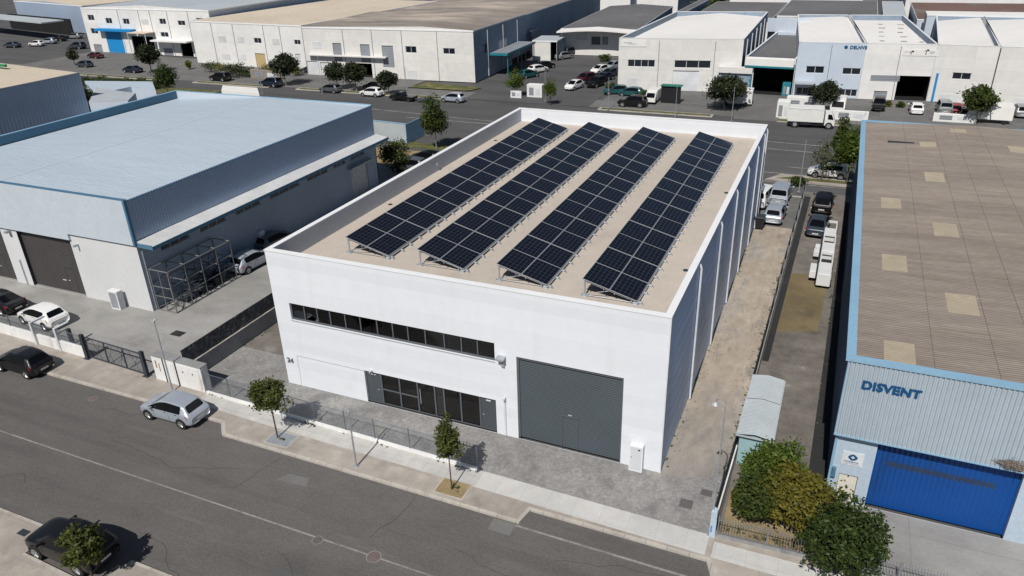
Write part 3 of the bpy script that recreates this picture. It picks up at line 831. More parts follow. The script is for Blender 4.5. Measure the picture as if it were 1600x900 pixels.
# lots
sheet('forecourt', [(-3.95, -2.75), (15.0, -3.22), (26.62, -3.42), (26.62, 1.2), (23.5, 1.2), (23.5, 0), (0, 0), (0, 2.5), (-5.9, 2.5), (-5.9, -2.6)], .002, M['paver'])
sheet('side_alley', [(23.2, -.6), (26.7, 1.0), (27.0, 37), (23.2, 37)], .006, M['alley'])
sheet('rear_yard', [(23.3, 37), (27.0, 37), (27.2, 46), (-6, 46), (-6, 36)], .004, M['yard_grey'])
sheet('side_passage', [(-5.9, 2.5), (0.0, 2.5), (.0, 37), (-5.9, 37)], .004, M['yard_dark'])
sheet('left_yard', [(-60, -1.6), (-14.7, -2.35), (-9.1, -2.65), (-6.0, -2.75), (-6.0, 46), (-60, 46)], .003, M['yard'])
sheet('right_yard', [(26.9, -3.2), (31.3, -3.0), (31.3, 48), (27.1, 48)], .003, M['yard_dark'])
sheet('right_forecourt', [(31.3, -3.3), (70, -3.5), (70, 1.2), (31.3, 1.2)], .004, M['yard'])
sheet('moss_patch', [(27.35, 17.2), (30.0, 18.0), (30.25, 25.5), (28.9, 27.5), (27.2, 27.2)], .008, M['moss'])
sheet('planting_bed', [(27.05, -3.1), (32.6, -3.0), (32.6, -.6), (30.2, 1.0), (28.6, 1.2), (27.05, .2)], .010, M['soil'])
sheet('concrete_strip', [(28.6, 2.2), (31.3, 2.0), (31.3, 2.4), (28.6, 2.6)], .009, M['kerb'])
q = MB(M['drain']); q.prism([(30.45, 1.6), (31.45, 1.6), (31.35, 46), (30.95, 46)], 0, .009); tag(q.build('shade_strip'), kind='structure')  # dark sheet: the wall's shadow put into the ground colour

# avenue behind
sheet('avenue', [(-400, 46.4), (300, 46.4), (300, 77.4), (-400, 77.4)], -.118, M['asphalt2'])
sheet('frontage_road', [(-300, 79.0), (300, 79.0), (300, 84.2), (-300, 84.2)], -.110, M['asphalt_light'])
sheet('side_street', [(-27.4, 79.0), (-6.2, 79.0), (-9.5, 150), (-31, 150)], -.102, M['asphalt2'])
sheet('avenue_kerb', [(23.2, 45.6), (70, 46.0), (70, 46.7), (23.2, 46.4)], .002, M['kerb'], th=.12)
sheet('verge', [(-24, 50.2), (-9.5, 51.4), (-9.5, 52.6), (-24, 52.6)], .0, M['grass'], th=.13)
sheet('verge', [(22.8, 51.0), (40, 51.2), (40, 53.6), (24.2, 53.4)], .0, M['beige'], th=.13)
sheet('verge', [(23.8, 51.7), (33, 51.9), (33, 52.8), (25.2, 52.6)], .012, M['grass'], th=.02)
sheet('rear_verge', [(-28, 43.0), (-14, 42.5), (-9, 49.4), (-28, 48.8)], .004, M['soil'], th=.02)
for x0, x1 in ((-140, -92), (-84, -66), (-60, -29), (-4.3, 12.6), (20.4, 30.2), (41.5, 90)):
    sheet('verge', [(x0, 77.5), (x1, 77.5), (x1, 79.0), (x0, 79.0)], .0, M['kerb'], th=.13)
    sheet('verge', [(x0 + .4, 77.75), (x1 - .4, 77.75), (x1 - .4, 78.75), (x0 + .4, 78.75)], .012, M['grass'], th=.02)
sheet('grass_patch', [(-41, 84.6), (-29.5, 84.4), (-28.2, 87.5), (-40, 89.2)], .012, M['grass'])
for x0, x1, mt in ((-140, -70, 'asphalt_light'), (-70, -41, 'yard_grey'), (-5.5, 60, 'yard_grey')):
    sheet('forecourt', [(x0, 84.2), (x1, 84.2), (x1, 97), (x0, 103 if x0 < -100 else 97)], -.05, M[mt], th=.06)
sheet('driveway', [(15.4, 77.4), (21.3, 77.4), (22.0, 95), (15.6, 95)], .02, M['asphalt_light'], th=.12)
sheet('driveway', [(34.0, 77.4), (40.4, 77.4), (40.0, 95), (34.4, 95)], .02, M['asphalt_light'], th=.12)
sheet('hedge_bank', [(-110, 68.5), (-72, 68.5), (-72, 72.5), (-110, 72.5)], .0, M['grass'], th=.13)
# avenue paint
for a, b in (((-45, 68.9), (-12, 66.0)), ((-30, 65.0), (20, 64.4)), ((21.2, 63.6), (60, 62.6)), ((21.2, 66.9), (60, 65.4))):
    line(a, b, .16, -.106, M['line2'])
for x in (-24.6, -10, 24.2, 33): line((x, 56.6), (x + 3.0, 56.6), .16, -.106, M['line2'])
line((22.3, 53.9), (45, 53.9), .12, -.106, M['line2']); line((22.5, 50.6), (45, 50.6), .12, -.106, M['line2'])

# repairs and cracks in the street
for pts, mt_n in ((((5.2, -7.6), (7.0, -7.5), (6.7, -6.9), (5.5, -7.0)), 'asphalt_light'), (((-30, -12.4), (-24, -12.5), (-24, -11.6), (-30, -11.5)), 'asphalt2'), (((9.0, -13.2), (13.5, -13.3), (13.4, -12.5), (9.1, -12.4)), 'asphalt2')):
    sheet('road_patch', pts, -.116, M[mt_n], th=.003)
M['crack'] = mat('crack', (.045, .042, .04), .95)
rng = random.Random(12); q = MB(M['crack'])
for sx, sy, ln, hd in ((1.5, -13.1, 7, .1), (8.5, -11.6, 5, -.25), (-6, -8.2, 9, .02), (16, -8.4, 6, .05), (12, -9.3, 4, 1.2), (-14, -12.0, 8, -.05), (20.5, -7.4, 6, -.1), (3.5, -9.0, 3, 1.4), (-9, -6.3, 6, .04)):
    x, y, h = sx, sy, hd
    while ln > 0:
        h += rng.uniform(-.5, .5); h = h * .8 + hd * .2; st = rng.uniform(.15, .35); x2, y2 = x + math.cos(h) * st, y + math.sin(h) * st
        q.seg((x, y), (x2, y2), -.009, .009, -.1165, -.1135); x, y = x2, y2; ln -= st
tag(q.build('road_cracks'), kind='structure')
# small iron work in the road
def manhole(px, py, r, label, z=-.112, mt='iron'):
    g = at(px, py, z)
    t = thing('manhole_cover', label, 'manhole cover', (g.x, g.y, z), 0, 'manhole covers in the street')
    q = MB(M['line']); q.tube((g.x, g.y, z - .01), (g.x, g.y, z + .004), r, n=28); q.build('collar', t)
    q = MB(M[mt]); q.tube((g.x, g.y, z), (g.x, g.y, z + .010), r * .86, n=28)
    for k in range(4): q.tube((g.x, g.y, z + .008 + .003 * k), (g.x, g.y, z + .013 + .003 * k), r * (.75 - k * .18), n=24)
    q.build('lid', t)
manhole(584, 870, .36, 'dark round manhole cover on the centre line at the bottom of the photo')
manhole(496, 844, .27, 'pale round manhole cover on the centre line, smaller than the dark one beside it', mt='asphalt')
manhole(145, 623, .27, 'dark oval manhole cover in the road in front of the sliding gate')
def grate(px, py, sx, sy, label, z=.010, cat='drain cover', mt='iron'):
    g = at(px, py, z); q = MB(M[mt]); q.box(g.x - sx / 2, g.x + sx / 2, g.y - sy / 2, g.y + sy / 2, z - .01, z + .004)
    for k in range(5): q.box(g.x - sx / 2 + .04, g.x + sx / 2 - .04, g.y - sy / 2 + sy * (k + .3) / 5, g.y - sy / 2 + sy * (k + .7) / 5, z + .004, z + .012)
    o = q.build('drain_cover'); tag(o, label, cat)
grate(1072, 787, .62, .62, 'square grey inspection cover in the forecourt paving right of the meter box', mt='cover_grey')
grate(1104, 770, .55, .45, 'worn square cover beside the right boundary fence', mt='cover_grey')
grate(278, 521, .95, .65, 'black rectangular grate in the left concrete yard', mt='drain')
grate(784, 823, 1.15, .75, 'square concrete access cover at the pavement edge', z=-.11, mt='asphalt_light')
grate(37, 832, .55, .35, 'small grey cover in the south pavement by the black car', mt='steel_dark')

# tree pits
def pit(x0, x1, y0, y1, mt):
    sheet('tree_pit', [(x0, y0), (x1, y0), (x1, y1), (x0, y1)], .012, M['kerb'], th=.02)
    sheet('tree_pit', [(x0 + .07, y0 + .07), (x1 - .07, y0 + .07), (x1 - .07, y1 - .07), (x0 + .07, y1 - .07)], .016, M[mt], th=.02)
pit(2.55, 4.15, -5.45, -4.25, 'galv')
pit(13.3, 14.95, -5.55, -4.35, 'soil')

# ================================================================== MAIN WHITE BUILDING
W, D, H, ZR = 23.5, 37.8, 9.0, 7.8
TH = .30
bld = thing('white_warehouse', 'white flat-roofed building with ribbon window, grey roller shutter and solar arrays on top', 'building', (0, 0, 0))
A, B = (0, 0), (W, 0)
ribbon = (1.12, 14.40, 4.66, 5.80)
store = (5.86, 14.35, .02, 2.2)
shut = (15.64, 21.40, .02, 5.24)
q = MB(M['render_white'])
facade(q, A, B, 0, H, [ribbon, store, shut], reveal=.20)
q.build('front_wall', bld)
q = MB(M['render_white']); q.face([(0, D, 0), (0, 0, 0), (0, 0, H), (0, D, H)]); q.face([(W, D, 0), (0, D, 0), (0, D, H), (W, D, H)]); q.build('wall', bld)
# right side wall of horizontal metal panels
q = MB(M['side_panel'])
n = 9
for i in range(n):
    z0, z1 = H / n * i, H / n * (i + 1)
    q.face([(W, 0, z0 + .02), (W, D, z0 + .02), (W, D, z1 - .02), (W, 0, z1 - .02)])
    q.face([(W, 0, z1 - .02), (W, D, z1 - .02), (W - .02, D, z1), (W - .02, 0, z1)])
    q.face([(W - .02, 0, z0), (W - .02, D, z0), (W, D, z0 + .02), (W, 0, z0 + .02)])
q.build('side_cladding', bld)
# inner faces of the parapet
q = MB(M['parapet_in'])
x0, x1, y0, y1 = TH, W - TH, TH, D - TH
for a, b in (((x0, y0), (x0, y1)), ((x1, y1), (x1, y0)), ((x1, y0), (x0, y0))):
    q.face([(a[0], a[1], ZR), (b[0], b[1], ZR), (b[0], b[1], H), (a[0], a[1], H)])
q.build('parapet', bld)
q = MB(M['render_white']); q.face([(x0, y1, ZR), (x1, y1, ZR), (x1, y1, H), (x0, y1, H)]); q.build('parapet', bld)
q = MB(M['deck']); q.face([(x0, y0, ZR), (x1, y0, ZR), (x1, y1, ZR), (x0, y1, ZR)]); q.build('roof_deck', bld)
q = MB(M['coping']); e = .03
q.box(-e, W + e, -e, TH + .02, H, H + .05); q.box(-e, W + e, D - TH - .02, D + e, H, H + .05)
q.box(-e, TH + .02, TH + .02, D - TH - .02, H, H + .05); q.box(W - TH - .02, W + e, TH + .02, D - TH - .02, H, H + .05)
q.build('coping', bld)
# downpipes on the side wall
for px, py in ((1076, 625), (1108.5, 540), (1132, 475), (1150, 427), (1165, 385), (1176, 358), (1184, 335)):
    y = at(px, py).y
    if y > D - .3: y = D - .3
    q = MB(M['pipe_white']); q.path([(W + .11, y, .1), (W + .11, y, H - .5), (W + .02, y, H - .25)], .06, n=10)
    q.build('downpipe', bld)
q = MB(M['pipe_white']); q.box(W - .02, W + .035, -.02, .16, 0, H); q.build('corner_trim', bld)
# ribbon window
def X(px, py): return onwall(A, B, px, py)[0]
mul = [X(400 + a / 4, 450 + b / 4) for a, b in ((295, 150), (376, 170), (457, 190), (552, 210), (647, 235), (752, 260), (850, 285), (946, 310), (1054, 330), (1172, 350), (1279, 370), (1380, 390))]
rw = MB(M['frame_grey']); u0, u1, z0, z1 = ribbon
k = .16
rw.box(u0, u1, k - .06, k + .02, z0, z0 + .12); rw.box(u0, u1, k - .05, k + .02, z1 - .05, z1); rw.box(u0, u0 + .05, k - .05, k + .02, z0 + .12, z1 - .05); rw.box(u1 - .05, u1, k - .05, k + .02, z0 + .12, z1 - .05)
for x in mul: rw.box(x - .035, x + .035, k - .07, k + .02, z0 + .12, z1 - .05)
rwo = rw.build('ribbon_window', bld)
xs = [u0 + .05] + mul + [u1 - .05]
for i, (a, b) in enumerate(zip(xs, xs[1:])):
    q = MB(M['glass']); q.box(a + .036, b - .036, k - .012, k, z0 + .12, z1 - .05); q.build('pane', rwo)
q = MB(M['alu']); q.box(u0 - .02, u1 + .02, -.035, .12, z0 - .035, z0 - .001); q.build('window_sill', bld)
q = MB(M['glass_green'])
for x, wd in ((u0 + .28, .22), (mul[3] + .12, .22), (mul[8] + .10, .2)): q.box(x, x + wd, .60, .62, z0 + .05, z1 - .1)
q.build('glass_partition', bld)
# rooms behind the glass
q = MB(M['interior'])
q.box(.32, 15.2, 6.8, 6.9, 0, 7.6); q.box(.30, .34, .3, 6.8, 0, 7.6); q.box(15.2, 15.3, .3, 6.8, 0, 7.6); q.box(.34, 15.2, .3, 6.8, 2.9, 4.0); q.box(.34, 15.2, .3, 6.8, 6.5, 6.6)
q.build('interior_walls', bld)
q = MB(M['interior_floor']); q.box(.34, 15.2, .22, 6.8, .0, .02); q.box(.34, 15.2, .3, 6.8, 4.0, 4.02)
q.box(9.0, 11.0, 2.5, 3.1, .02, .8)
q.build('interior_floor', bld)
# storefront
sx = [5.86] + [X(520 + a / 4.09, 580 + b / 4.09) for a, b in ((310, 120), (425, 140), (540, 170), (650, 200), (708, 210), (815, 240), (938, 270))] + [14.35]
u0, u1, z0, z1 = store
sf = MB(M['frame_grey']); k = .18
sf.box(u0, u1, k - .06, k + .03, z1 - .07, z1); sf.box(u0, u1, k - .06, k + .03, z0, z0 + .06)
for x in sx: sf.box(max(x - .045, u0), min(x + .045, u1), k - .07, k + .03, z0 + .06, z1 - .07)
sf.box(sx[1] + .045, sx[3] - .045, k - .05, k + .01, 1.02, 1.09)
sfo = sf.build('shopfront', bld)
for i in (0, 7):
    q = MB(M['door_grey']); q.box(sx[i] + .05, sx[i + 1] - .05, k - .04, k + .01, z0 + .06, z1 - .07)
    dr = q.build('door', bld)
    q = MB(M['alu']); hx = sx[i + 1] - .17 if i == 0 else sx[i] + .17
    q.tube((hx, k - .045, 1.0), (hx, k - .10, 1.0), .015); q.tube((hx, k - .10, 1.0), (hx - .12 * (1 if i == 0 else -1), k - .10, 1.0), .013); q.build('handle', dr)
    q = MB(M['pipe_white']); q.box((sx[i] + sx[i + 1]) / 2 - .14, (sx[i] + sx[i + 1]) / 2 + .14, k - .052, k - .041, 1.93, 2.0); q.build('sign_plate', dr)
for i in range(1, 7):
    q = MB(M['glass_green'] if i == 4 else M['glass']); q.box(sx[i] + .046, sx[i + 1] - .046, k - .015, k, z0 + .06, z1 - .07); q.build('pane', sfo)
q = MB(M['alu']); x = sx[3] + .16
q.tube((x, k - .07, .7), (x, k - .07, 1.7), .018); q.tube((x, k - .02, .8), (x, k - .07, .8), .012); q.tube((x, k - .02, 1.6), (x, k - .07, 1.6), .012); q.build('door_handle', sfo)
q = MB(M['glass_green']); q.box(sx[4] + .12, sx[5] - .02, .45, .47, .1, 1.5); q.build('glass_partition', bld)
# roller shutter with wicket door
u0, u1, z0, z1 = shut
q = MB(M['shutter']); n = 52; hh = (z1 - z0) / n
for i in range(n):
    a = z0 + i * hh
    q.face([(u0, .19, a), (u1, .19, a), (u1, .165, a + hh * .45), (u0, .165, a + hh * .45)])
    q.face([(u0, .165, a + hh * .45), (u1, .165, a + hh * .45), (u1, .19, a + hh), (u0, .19, a + hh)])
sh = q.build('roller_shutter', bld)
q = MB(M['frame_grey']); x0, x1 = 18.12, 18.98
q.box(x0 - .04, x0, .12, .17, z0, 2.06); q.box(x1, x1 + .04, .12, .17, z0, 2.06); q.box(x0 - .04, x1 + .04, .12, .17, 2.06, 2.10)
q.build('wicket_door', sh)
q = MB(M['alu']); q.box(x0 + .35, x0 + .55, .13, .155, 2.16, 2.22); q.build('door_plate', sh)
q = MB(M['frame_grey']); q.box(u0, u0 + .10, .10, .20, z0, z1 - .16); q.box(u1 - .10, u1, .10, .20, z0, z1 - .16); q.box(u0, u1, .08, .20, z1 - .16, z1); q.build('shutter_guides', bld)
# blind panel outline left of the shopfront
q = MB(M['frame_grey'])
q.box(1.00, 1.018, -.004, .02, .02, 2.16); q.box(1.018, 5.86, -.004, .02, 2.145, 2.165); q.build('panel_joint', bld)
lettering(bld, 'house_number', '24', A, B, .22, 1.58, .46, M['frame_grey'], .02, .02, bold=.006)
# wall lamp, camera, meter column
q = MB(M['galv']); q.box(14.80, 14.98, -.14, .0, 4.52, 4.98); q.add([(14.60, -.42, 5.02), (15.05, -.42, 5.02), (15.05, 0, 5.02), (14.60, 0, 5.02), (14.60, -.42, 5.10), (15.05, -.42, 5.10), (15.05, 0, 5.14), (14.60, 0, 5.14)], [(0, 3, 2, 1), (4, 5, 6, 7), (0, 1, 5, 4), (1, 2, 6, 5), (2, 3, 7, 6), (3, 0, 4, 7)])
q.build('wall_lamp', bld)
q = MB(M['pipe_white']); q.box(14.86, 14.96, -.09, 0, .05, 2.45); q.box(14.84, 14.98, -.25, -.02, 2.45, 2.58); q.build('cable_duct', bld)
q = MB(M['alu']); q.box(6.32, 6.48, -.16, 0, 2.30, 2.36); q.tube((6.4, -.16, 2.33), (6.4, -.26, 2.28), .035); q.build('security_camera', bld)
mt_ = thing('meter_cabinet', 'white electricity meter cabinet standing against the facade right of the roller shutter', 'cabinet', (22.28, -.3, 0))
q = MB(M['render_white']); q.bbox(21.94, 22.64, -.36, -.01, 0, 1.62, .04); q.build('housing', mt_)
q = MB(M['pipe_white']); q.box(22.00, 22.57, -.375, -.361, .12, 1.54); q.build('door', mt_)
q = MB(M['black']); q.box(22.40, 22.50, -.386, -.376, 1.36, 1.44); q.tube((22.06, -.376, .9), (22.06, -.40, .9), .02); q.build('lock', mt_)
# roof bits
q = MB(M['galv']); q.box(.30, .42, 20.0, 20.16, 8.3, 8.5); q.build('junction_box', bld)
for x, y in ((22.6, 8), (22.6, 22), (.9, 30), (.9, 12)):
    q = MB(M['steel_dark']); q.tube((x, y, ZR + .001), (x, y, ZR + .03), .16, n=16); q.build('roof_drain', bld)


# ================================================================== SOLAR ARRAYS
def solar_mat():
    mt = bpy.data.materials.new('solar_cells'); mt.use_nodes = True
    nt = mt.node_tree; L = nt.links.new; bs = nt.nodes['Principled BSDF']
    tc = nt.nodes.new('ShaderNodeTexCoord')
    br = nd(nt, 'ShaderNodeTexBrick', offset=0.0, squash=1.0)
    br.inputs['Scale'].default_value = 1; br.inputs['Brick Width'].default_value = .246; br.inputs['Row Height'].default_value = .366
    br.inputs['Mortar Size'].default_value = .008; br.inputs['Mortar Smooth'].default_value = .1
    br.inputs['Color1'].default_value = (.0035, .0045, .0095, 1); br.inputs['Color2'].default_value = (.0045, .006, .013, 1); br.inputs['Mortar'].default_value = (.065, .07, .085, 1)
    L(tc.outputs['Object'], br.inputs['Vector'])
    b2 = nd(nt, 'ShaderNodeTexBrick', offset=0.0, squash=1.0)
    b2.inputs['Scale'].default_value = 1; b2.inputs['Brick Width'].default_value = .5; b2.inputs['Row Height'].default_value = .0915
    b2.inputs['Mortar Size'].default_value = .004; b2.inputs['Color1'].default_value = (0, 0, 0, 1); b2.inputs['Color2'].default_value = (0, 0, 0, 1); b2.inputs['Mortar'].default_value = (.012, .016, .025, 1)
    L(tc.outputs['Object'], b2.inputs['Vector'])
    ad = nd(nt, 'ShaderNodeMix', data_type='RGBA', blend_type='ADD'); ad.inputs[0].default_value = 1
    L(br.outputs['Color'], ad.inputs[6]); L(b2.outputs['Color'], ad.inputs[7]); L(ad.outputs[2], bs.inputs['Base Color'])
    bs.inputs['Roughness'].default_value = .13; bs.inputs['Specular IOR Level'].default_value = .32
    return mt
M['solar'] = solar_mat()
M['panel_frame'] = mat('panel_frame', (.42, .43, .45), .4, .3)
RUN = 2.96; RISE = .80; SL = math.hypot(RUN, RISE); ang = math.atan2(RISE, RUN)
PW = SL / 2; NROW = 14; PIT = 2.26
def array_thing(label, x, y, z):
    t = thing('solar_array', label, 'solar array', (x, y, z), 0, 'solar arrays on the white building')
    ux, uz = math.cos(ang), -math.sin(ang)
    def S(s, yy, h=0.0):      # s along the slope from the high (left) edge
        return (x + s * ux + h * math.sin(ang), yy, z + 1.0 + s * uz + h * math.cos(ang))
    # panel mesh in local axes
    pm = bpy.data.meshes.get('solar_panel_mesh')
    if pm is None:
        q = MB(M['panel_frame'])
        pw, pl = PW - .010, PIT - .026; f = .023
        for a, b, c, d in ((0, pw, 0, f), (0, pw, pl - f, pl), (0, f, f, pl - f), (pw - f, pw, f, pl - f)): q.box(a, b, c, d, 0, .04)
        q.box(f, pw - f, f, pl - f, .012, .034, M['solar'])
        pm = bpy.data.meshes.new('solar_panel_mesh'); pm.from_pydata(q.v, [], q.f)
        for mm in q.mats: pm.materials.append(mm)
        pm.polygons.foreach_set('material_index', q.fm); pm.update()
    rng = random.Random(int(x * 10))
    for r in range(NROW):
        gap = .05 if r % 2 == 0 else 0.0
        for c in range(2):
            o = bpy.data.objects.new('solar_panel', pm); COL.objects.link(o); o.parent = t
            o.rotation_euler = (0, ang + rng.uniform(-.004, .004), 0)
            o.location = (c * PW * ux, r * PIT + rng.uniform(-.004, .004) + gap * .5, 1.0 + c * PW * uz)
    yend = y + NROW * PIT
    q = MB(M['galv'])
    for s in (.3, PW - .3, PW + .3, SL - .3):
        a = S(s, y - .05, -.04); b = S(s, yend + .05, -.04); q.box(a[0] - .025, a[0] + .025, a[1], b[1], a[2] - .05, a[2])
    q.build('mounting_rail', t)
    q = MB(M['alu']); a = S(SL + .015, y, -.06); q.tube((a[0], y, a[2]), (a[0], yend, a[2]), .045, n=8); q.build('edge_tube', t)
    for r in range(NROW + 1):
        yy = y + r * PIT + (.12 if r == 0 else (-.12 if r == NROW else 0))
        q = MB(M['galv'])
        hi = S(.14, yy, -.09); lo = S(SL - .12, yy, -.09)
        q.tube((hi[0], yy, z + .08), hi, .045, n=8); q.tube((lo[0], yy, z + .08), lo, .045, n=8)
        mid = S(PW, yy, -.09)
        q.tube((hi[0], yy, z + .12), mid, .022, n=6); q.tube((hi[0], yy, hi[2]), (lo[0], yy, lo[2]), .028, n=6)
        q.tube((hi[0], yy, z + .07), (lo[0], yy, z + .07), .02, n=6)
        q.build('leg_frame', t)
        q = MB(M['galv'])
        for p in (hi, lo):
            q = MB(M['galv']); q.bbox(p[0] - .20, p[0] + .20, yy - .16, yy + .16, z + .001, z + .05, .01); q.bbox(p[0] - .09, p[0] + .09, yy - .09, yy + .09, z + .049, z + .12, .01); q.build('foot', t)
        if r < NROW:
            for dy in (.10, 1.25):
                q = MB(M['galv']); cy = yy + dy; q.bbox(lo[0] + .06, lo[0] + .34, cy - .07, cy + .07, z + .001, z + .13, .02); q.bbox(lo[0] + .339, lo[0] + .44, cy - .15, cy - .01, z + .0012, z + .05, .01)
                q.build('ballast_block', t)
    return t
for x, y, lab in ((3.02, 3.62, 'leftmost row of dark solar panels, nearest the long left parapet'), (8.05, 3.45, 'second row of dark solar panels from the left parapet'),
                  (13.20, 3.15, 'third row of dark solar panels, second from the shaded right wall'), (18.20, 2.95, 'rightmost row of dark solar panels, nearest the right roof edge')):
    array_thing(lab, x, y, ZR)

# ================================================================== LEFT PALE BLUE WAREHOUSE
lb = thing('blue_warehouse', 'pale blue metal-clad warehouse with side canopy and dark roller doors, left of the white building', 'building', (-15.9, 4.2, 0))
XR, XL, Y0, Y1, HB = -15.9, -42.9, 4.2, 35.6, 8.8
XRg = -29.2
A, B = (XL, Y0), (XR, Y0)
def U(x): return x - XL
doors = [(U(-29.0), U(-22.95), 0.02, 4.86), (U(-37.3), U(-30.95), 0.02, 4.86)]
q = MB(M['b2_white']); facade(q, A, B, 0, 5.42, doors, reveal=.35, rmat=M['steel_dark']); q.build('front_wall', lb)
q = MB(M['b2_fascia']); q.seg((XL - .02, Y0), (-22.75, Y0), -.05, .16, 4.90, HB); q.seg((-22.75, Y0), (XR + .02, Y0), -.05, .16, 5.40, HB); q.build('fascia', lb)
q = MB(M['steel_dark']); q.seg((XL, Y0), (-22.75, Y0), -.02, .12, 4.84, 4.898); q.seg((-22.75, Y0), (XR, Y0), -.02, .12, 5.34, 5.398); q.build('fascia_edge', lb)
for i, r in enumerate(doors):
    q = MB(M['brown_door']); wbox(q, A, B, r[0], r[1], r[2], r[3], -.34, -.28); dd = q.build('roller_door', lb)
    q = MB(M['steel_dark']); c = (r[0] + r[1]) / 2 + 1.0
    wbox(q, A, B, c, c + .03, .1, 2.1, -.279, -.27); wbox(q, A, B, c + .9, c + .93, .1, 2.1, -.279, -.27); wbox(q, A, B, c, c + .93, 2.1, 2.13, -.279, -.27); q.build('wicket_door', dd)
    q = MB(M['pipe_white']); wbox(q, A, B, c + .1, c + .25, 1.0, 1.05, -.279, -.25); wbox(q, A, B, c - .6, c - .2, .95, 1.0, -.279, -.25); q.build('handle', dd)
q = MB(M['galv']); wbox(q, A, B, U(-29.75), U(-29.65), .05, 2.2, 0, .08); q.build('conduit', lb)
for a, b, c in ((-29.95, -29.6, 4.6), (-22.2, -22.05, 4.5)): q = MB(M['galv']); wbox(q, A, B, U(a), U(b), c, c + .13, 0, .4); q.build('wall_lamp', lb)
# side wall: white lower wall, shade painted into its colour, with high windows, corrugated cladding above
A2, B2 = (XR, Y0), (XR, Y1)
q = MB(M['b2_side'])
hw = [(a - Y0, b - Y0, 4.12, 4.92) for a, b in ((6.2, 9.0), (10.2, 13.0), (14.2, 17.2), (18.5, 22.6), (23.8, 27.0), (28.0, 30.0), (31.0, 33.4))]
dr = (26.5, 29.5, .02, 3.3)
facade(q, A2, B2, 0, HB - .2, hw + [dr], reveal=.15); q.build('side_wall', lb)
for r in hw: window(lb, A2, B2, r, 3, M['galv'])
panel_in(lb, A2, B2, dr, M['galv'], 'side_door')
q = MB(M['galv']); wbox(q, A2, B2, 26.0, 30.0, 3.35, 3.5, 0, .5); q.build('door_hood', lb)
q = MB(M['pipe_white']); wbox(q, A2, B2, 12.0, 12.6, .4, 1.9, 0, .3); q.build('wall_cabinet', lb)
q = MB(M['galv']); wbox(q, A2, B2, .3, .36, .1, 5.2, 0, .08); q.build('downpipe', lb)
q = MB(M['b2_clad']); corrug(q, A2, B2, 5.72, HB - .02, .26, .028, .05); q.build('side_cladding', lb)
q = MB(M['trim_blue']); q.box(XR - .05, XR + .12, Y0 - .18, Y0 - .161, 5.4, HB + .02); q.box(XR + .101, XR + .14, Y0 - .16, Y0 + .03, 5.4, HB); q.build('corner_trim', lb)
# canopy
q = MB(M['canopy']); cy0, cy1 = Y0 + .05, Y1 + .25; cx = XR + 1.55
q.add([(XR + .05, cy0, 5.68), (cx, cy0, 5.42), (cx, cy1, 5.42), (XR + .05, cy1, 5.68), (XR + .05, cy0, 5.60), (cx, cy0, 5.34), (cx, cy1, 5.34), (XR + .05, cy1, 5.60)],
      [(0, 1, 2, 3), (7, 6, 5, 4), (0, 4, 5, 1), (3, 2, 6, 7)]); cn = q.build('canopy', lb)
q = MB(M['trim_teal']); q.box(cx, cx + .06, cy0 - .06, cy1, 5.20, 5.47); q.box(XR + .05, cx, cy0 - .06, cy0 - .001, 5.24, 5.55); q.build('canopy_edge', cn)
q = MB(M['galv'])
for i in range(9): y = cy0 + .4 + i * 3.8; q.tube((XR + .02, y, 5.0), (cx - .1, y, 5.32), .03, n=6)
q.build('bracket', cn)
# roof: two slopes
zL, zR, zC = 7.95, 8.66, 8.80
q = MB(M['b2_roof'])
q.add([(XL + .25, Y0 + .1, zL), (XRg, Y0 + .1, zC), (XRg, Y1 - .15, zC), (XL + .25, Y1 - .15, zL)], [(0, 1, 2, 3)])
q.add([(XRg, Y0 + .1, zC), (XR + .06, Y0 + .1, zR), (XR + .06, Y1 - .15, zR), (XRg, Y1 - .15, zC)], [(0, 1, 2, 3)])
rf = q.build('roof', lb)
q = MB(M['b2_fascia']); q.add([(XRg - .12, Y0 + .1, zC + .012), (XRg, Y0 + .1, zC + .04), (XRg + .12, Y0 + .1, zC + .012), (XRg - .12, Y1 - .15, zC + .012), (XRg, Y1 - .15, zC + .04), (XRg + .12, Y1 - .15, zC + .012)], [(0, 1, 4, 3), (1, 2, 5, 4)]); q.build('ridge_cap', rf)
q = MB(M['trim_blue']); q.box(XL, XR + .1, Y0 - .17, Y0 + .12, HB, HB + .05); q.box(XR - .06, XR + .13, Y0 + .12, Y1, zR + .003, zR + .05); q.build('roof_trim', lb)
q = MB(M['trim_teal']); q.box(XL - .1, XL + .15, Y0 + .12, Y1, 0, HB); q.build('left_wall', lb)
q = MB(M['rb_blue']); q.box(XL - .12, XL + .17, Y0 + .12, Y1 + .1, HB, HB + .05); q.build('roof_trim', lb)
q = MB(M['b2_fascia']); q.box(XL + .15, XR, Y1 - .12, Y1, 0, HB); q.build('rear_wall', lb)
q = MB(M['rb_blue']); q.box(XL + .17, XR + .1, Y1 - .14, Y1 + .05, HB, HB + .05); q.build('roof_trim', lb)

# meter column in the left yard
g = at(190, 479)
t = thing('meter_cabinet', 'white meter cabinet in front of the blue warehouse wall beside its roller door', 'cabinet', (-18.9, 3.9, 0))
q = MB(M['white_paint']); q.bbox(-19.35, -18.42, 3.45, 3.95, 0, 1.55, .04); q.build('housing', t)
q = MB(M['galv']); q.box(-18.419, -18.40, 3.50, 3.90, .1, 1.45); q.box(-19.25, -18.55, 3.43, 3.449, .15, 1.40); q.build('door', t)

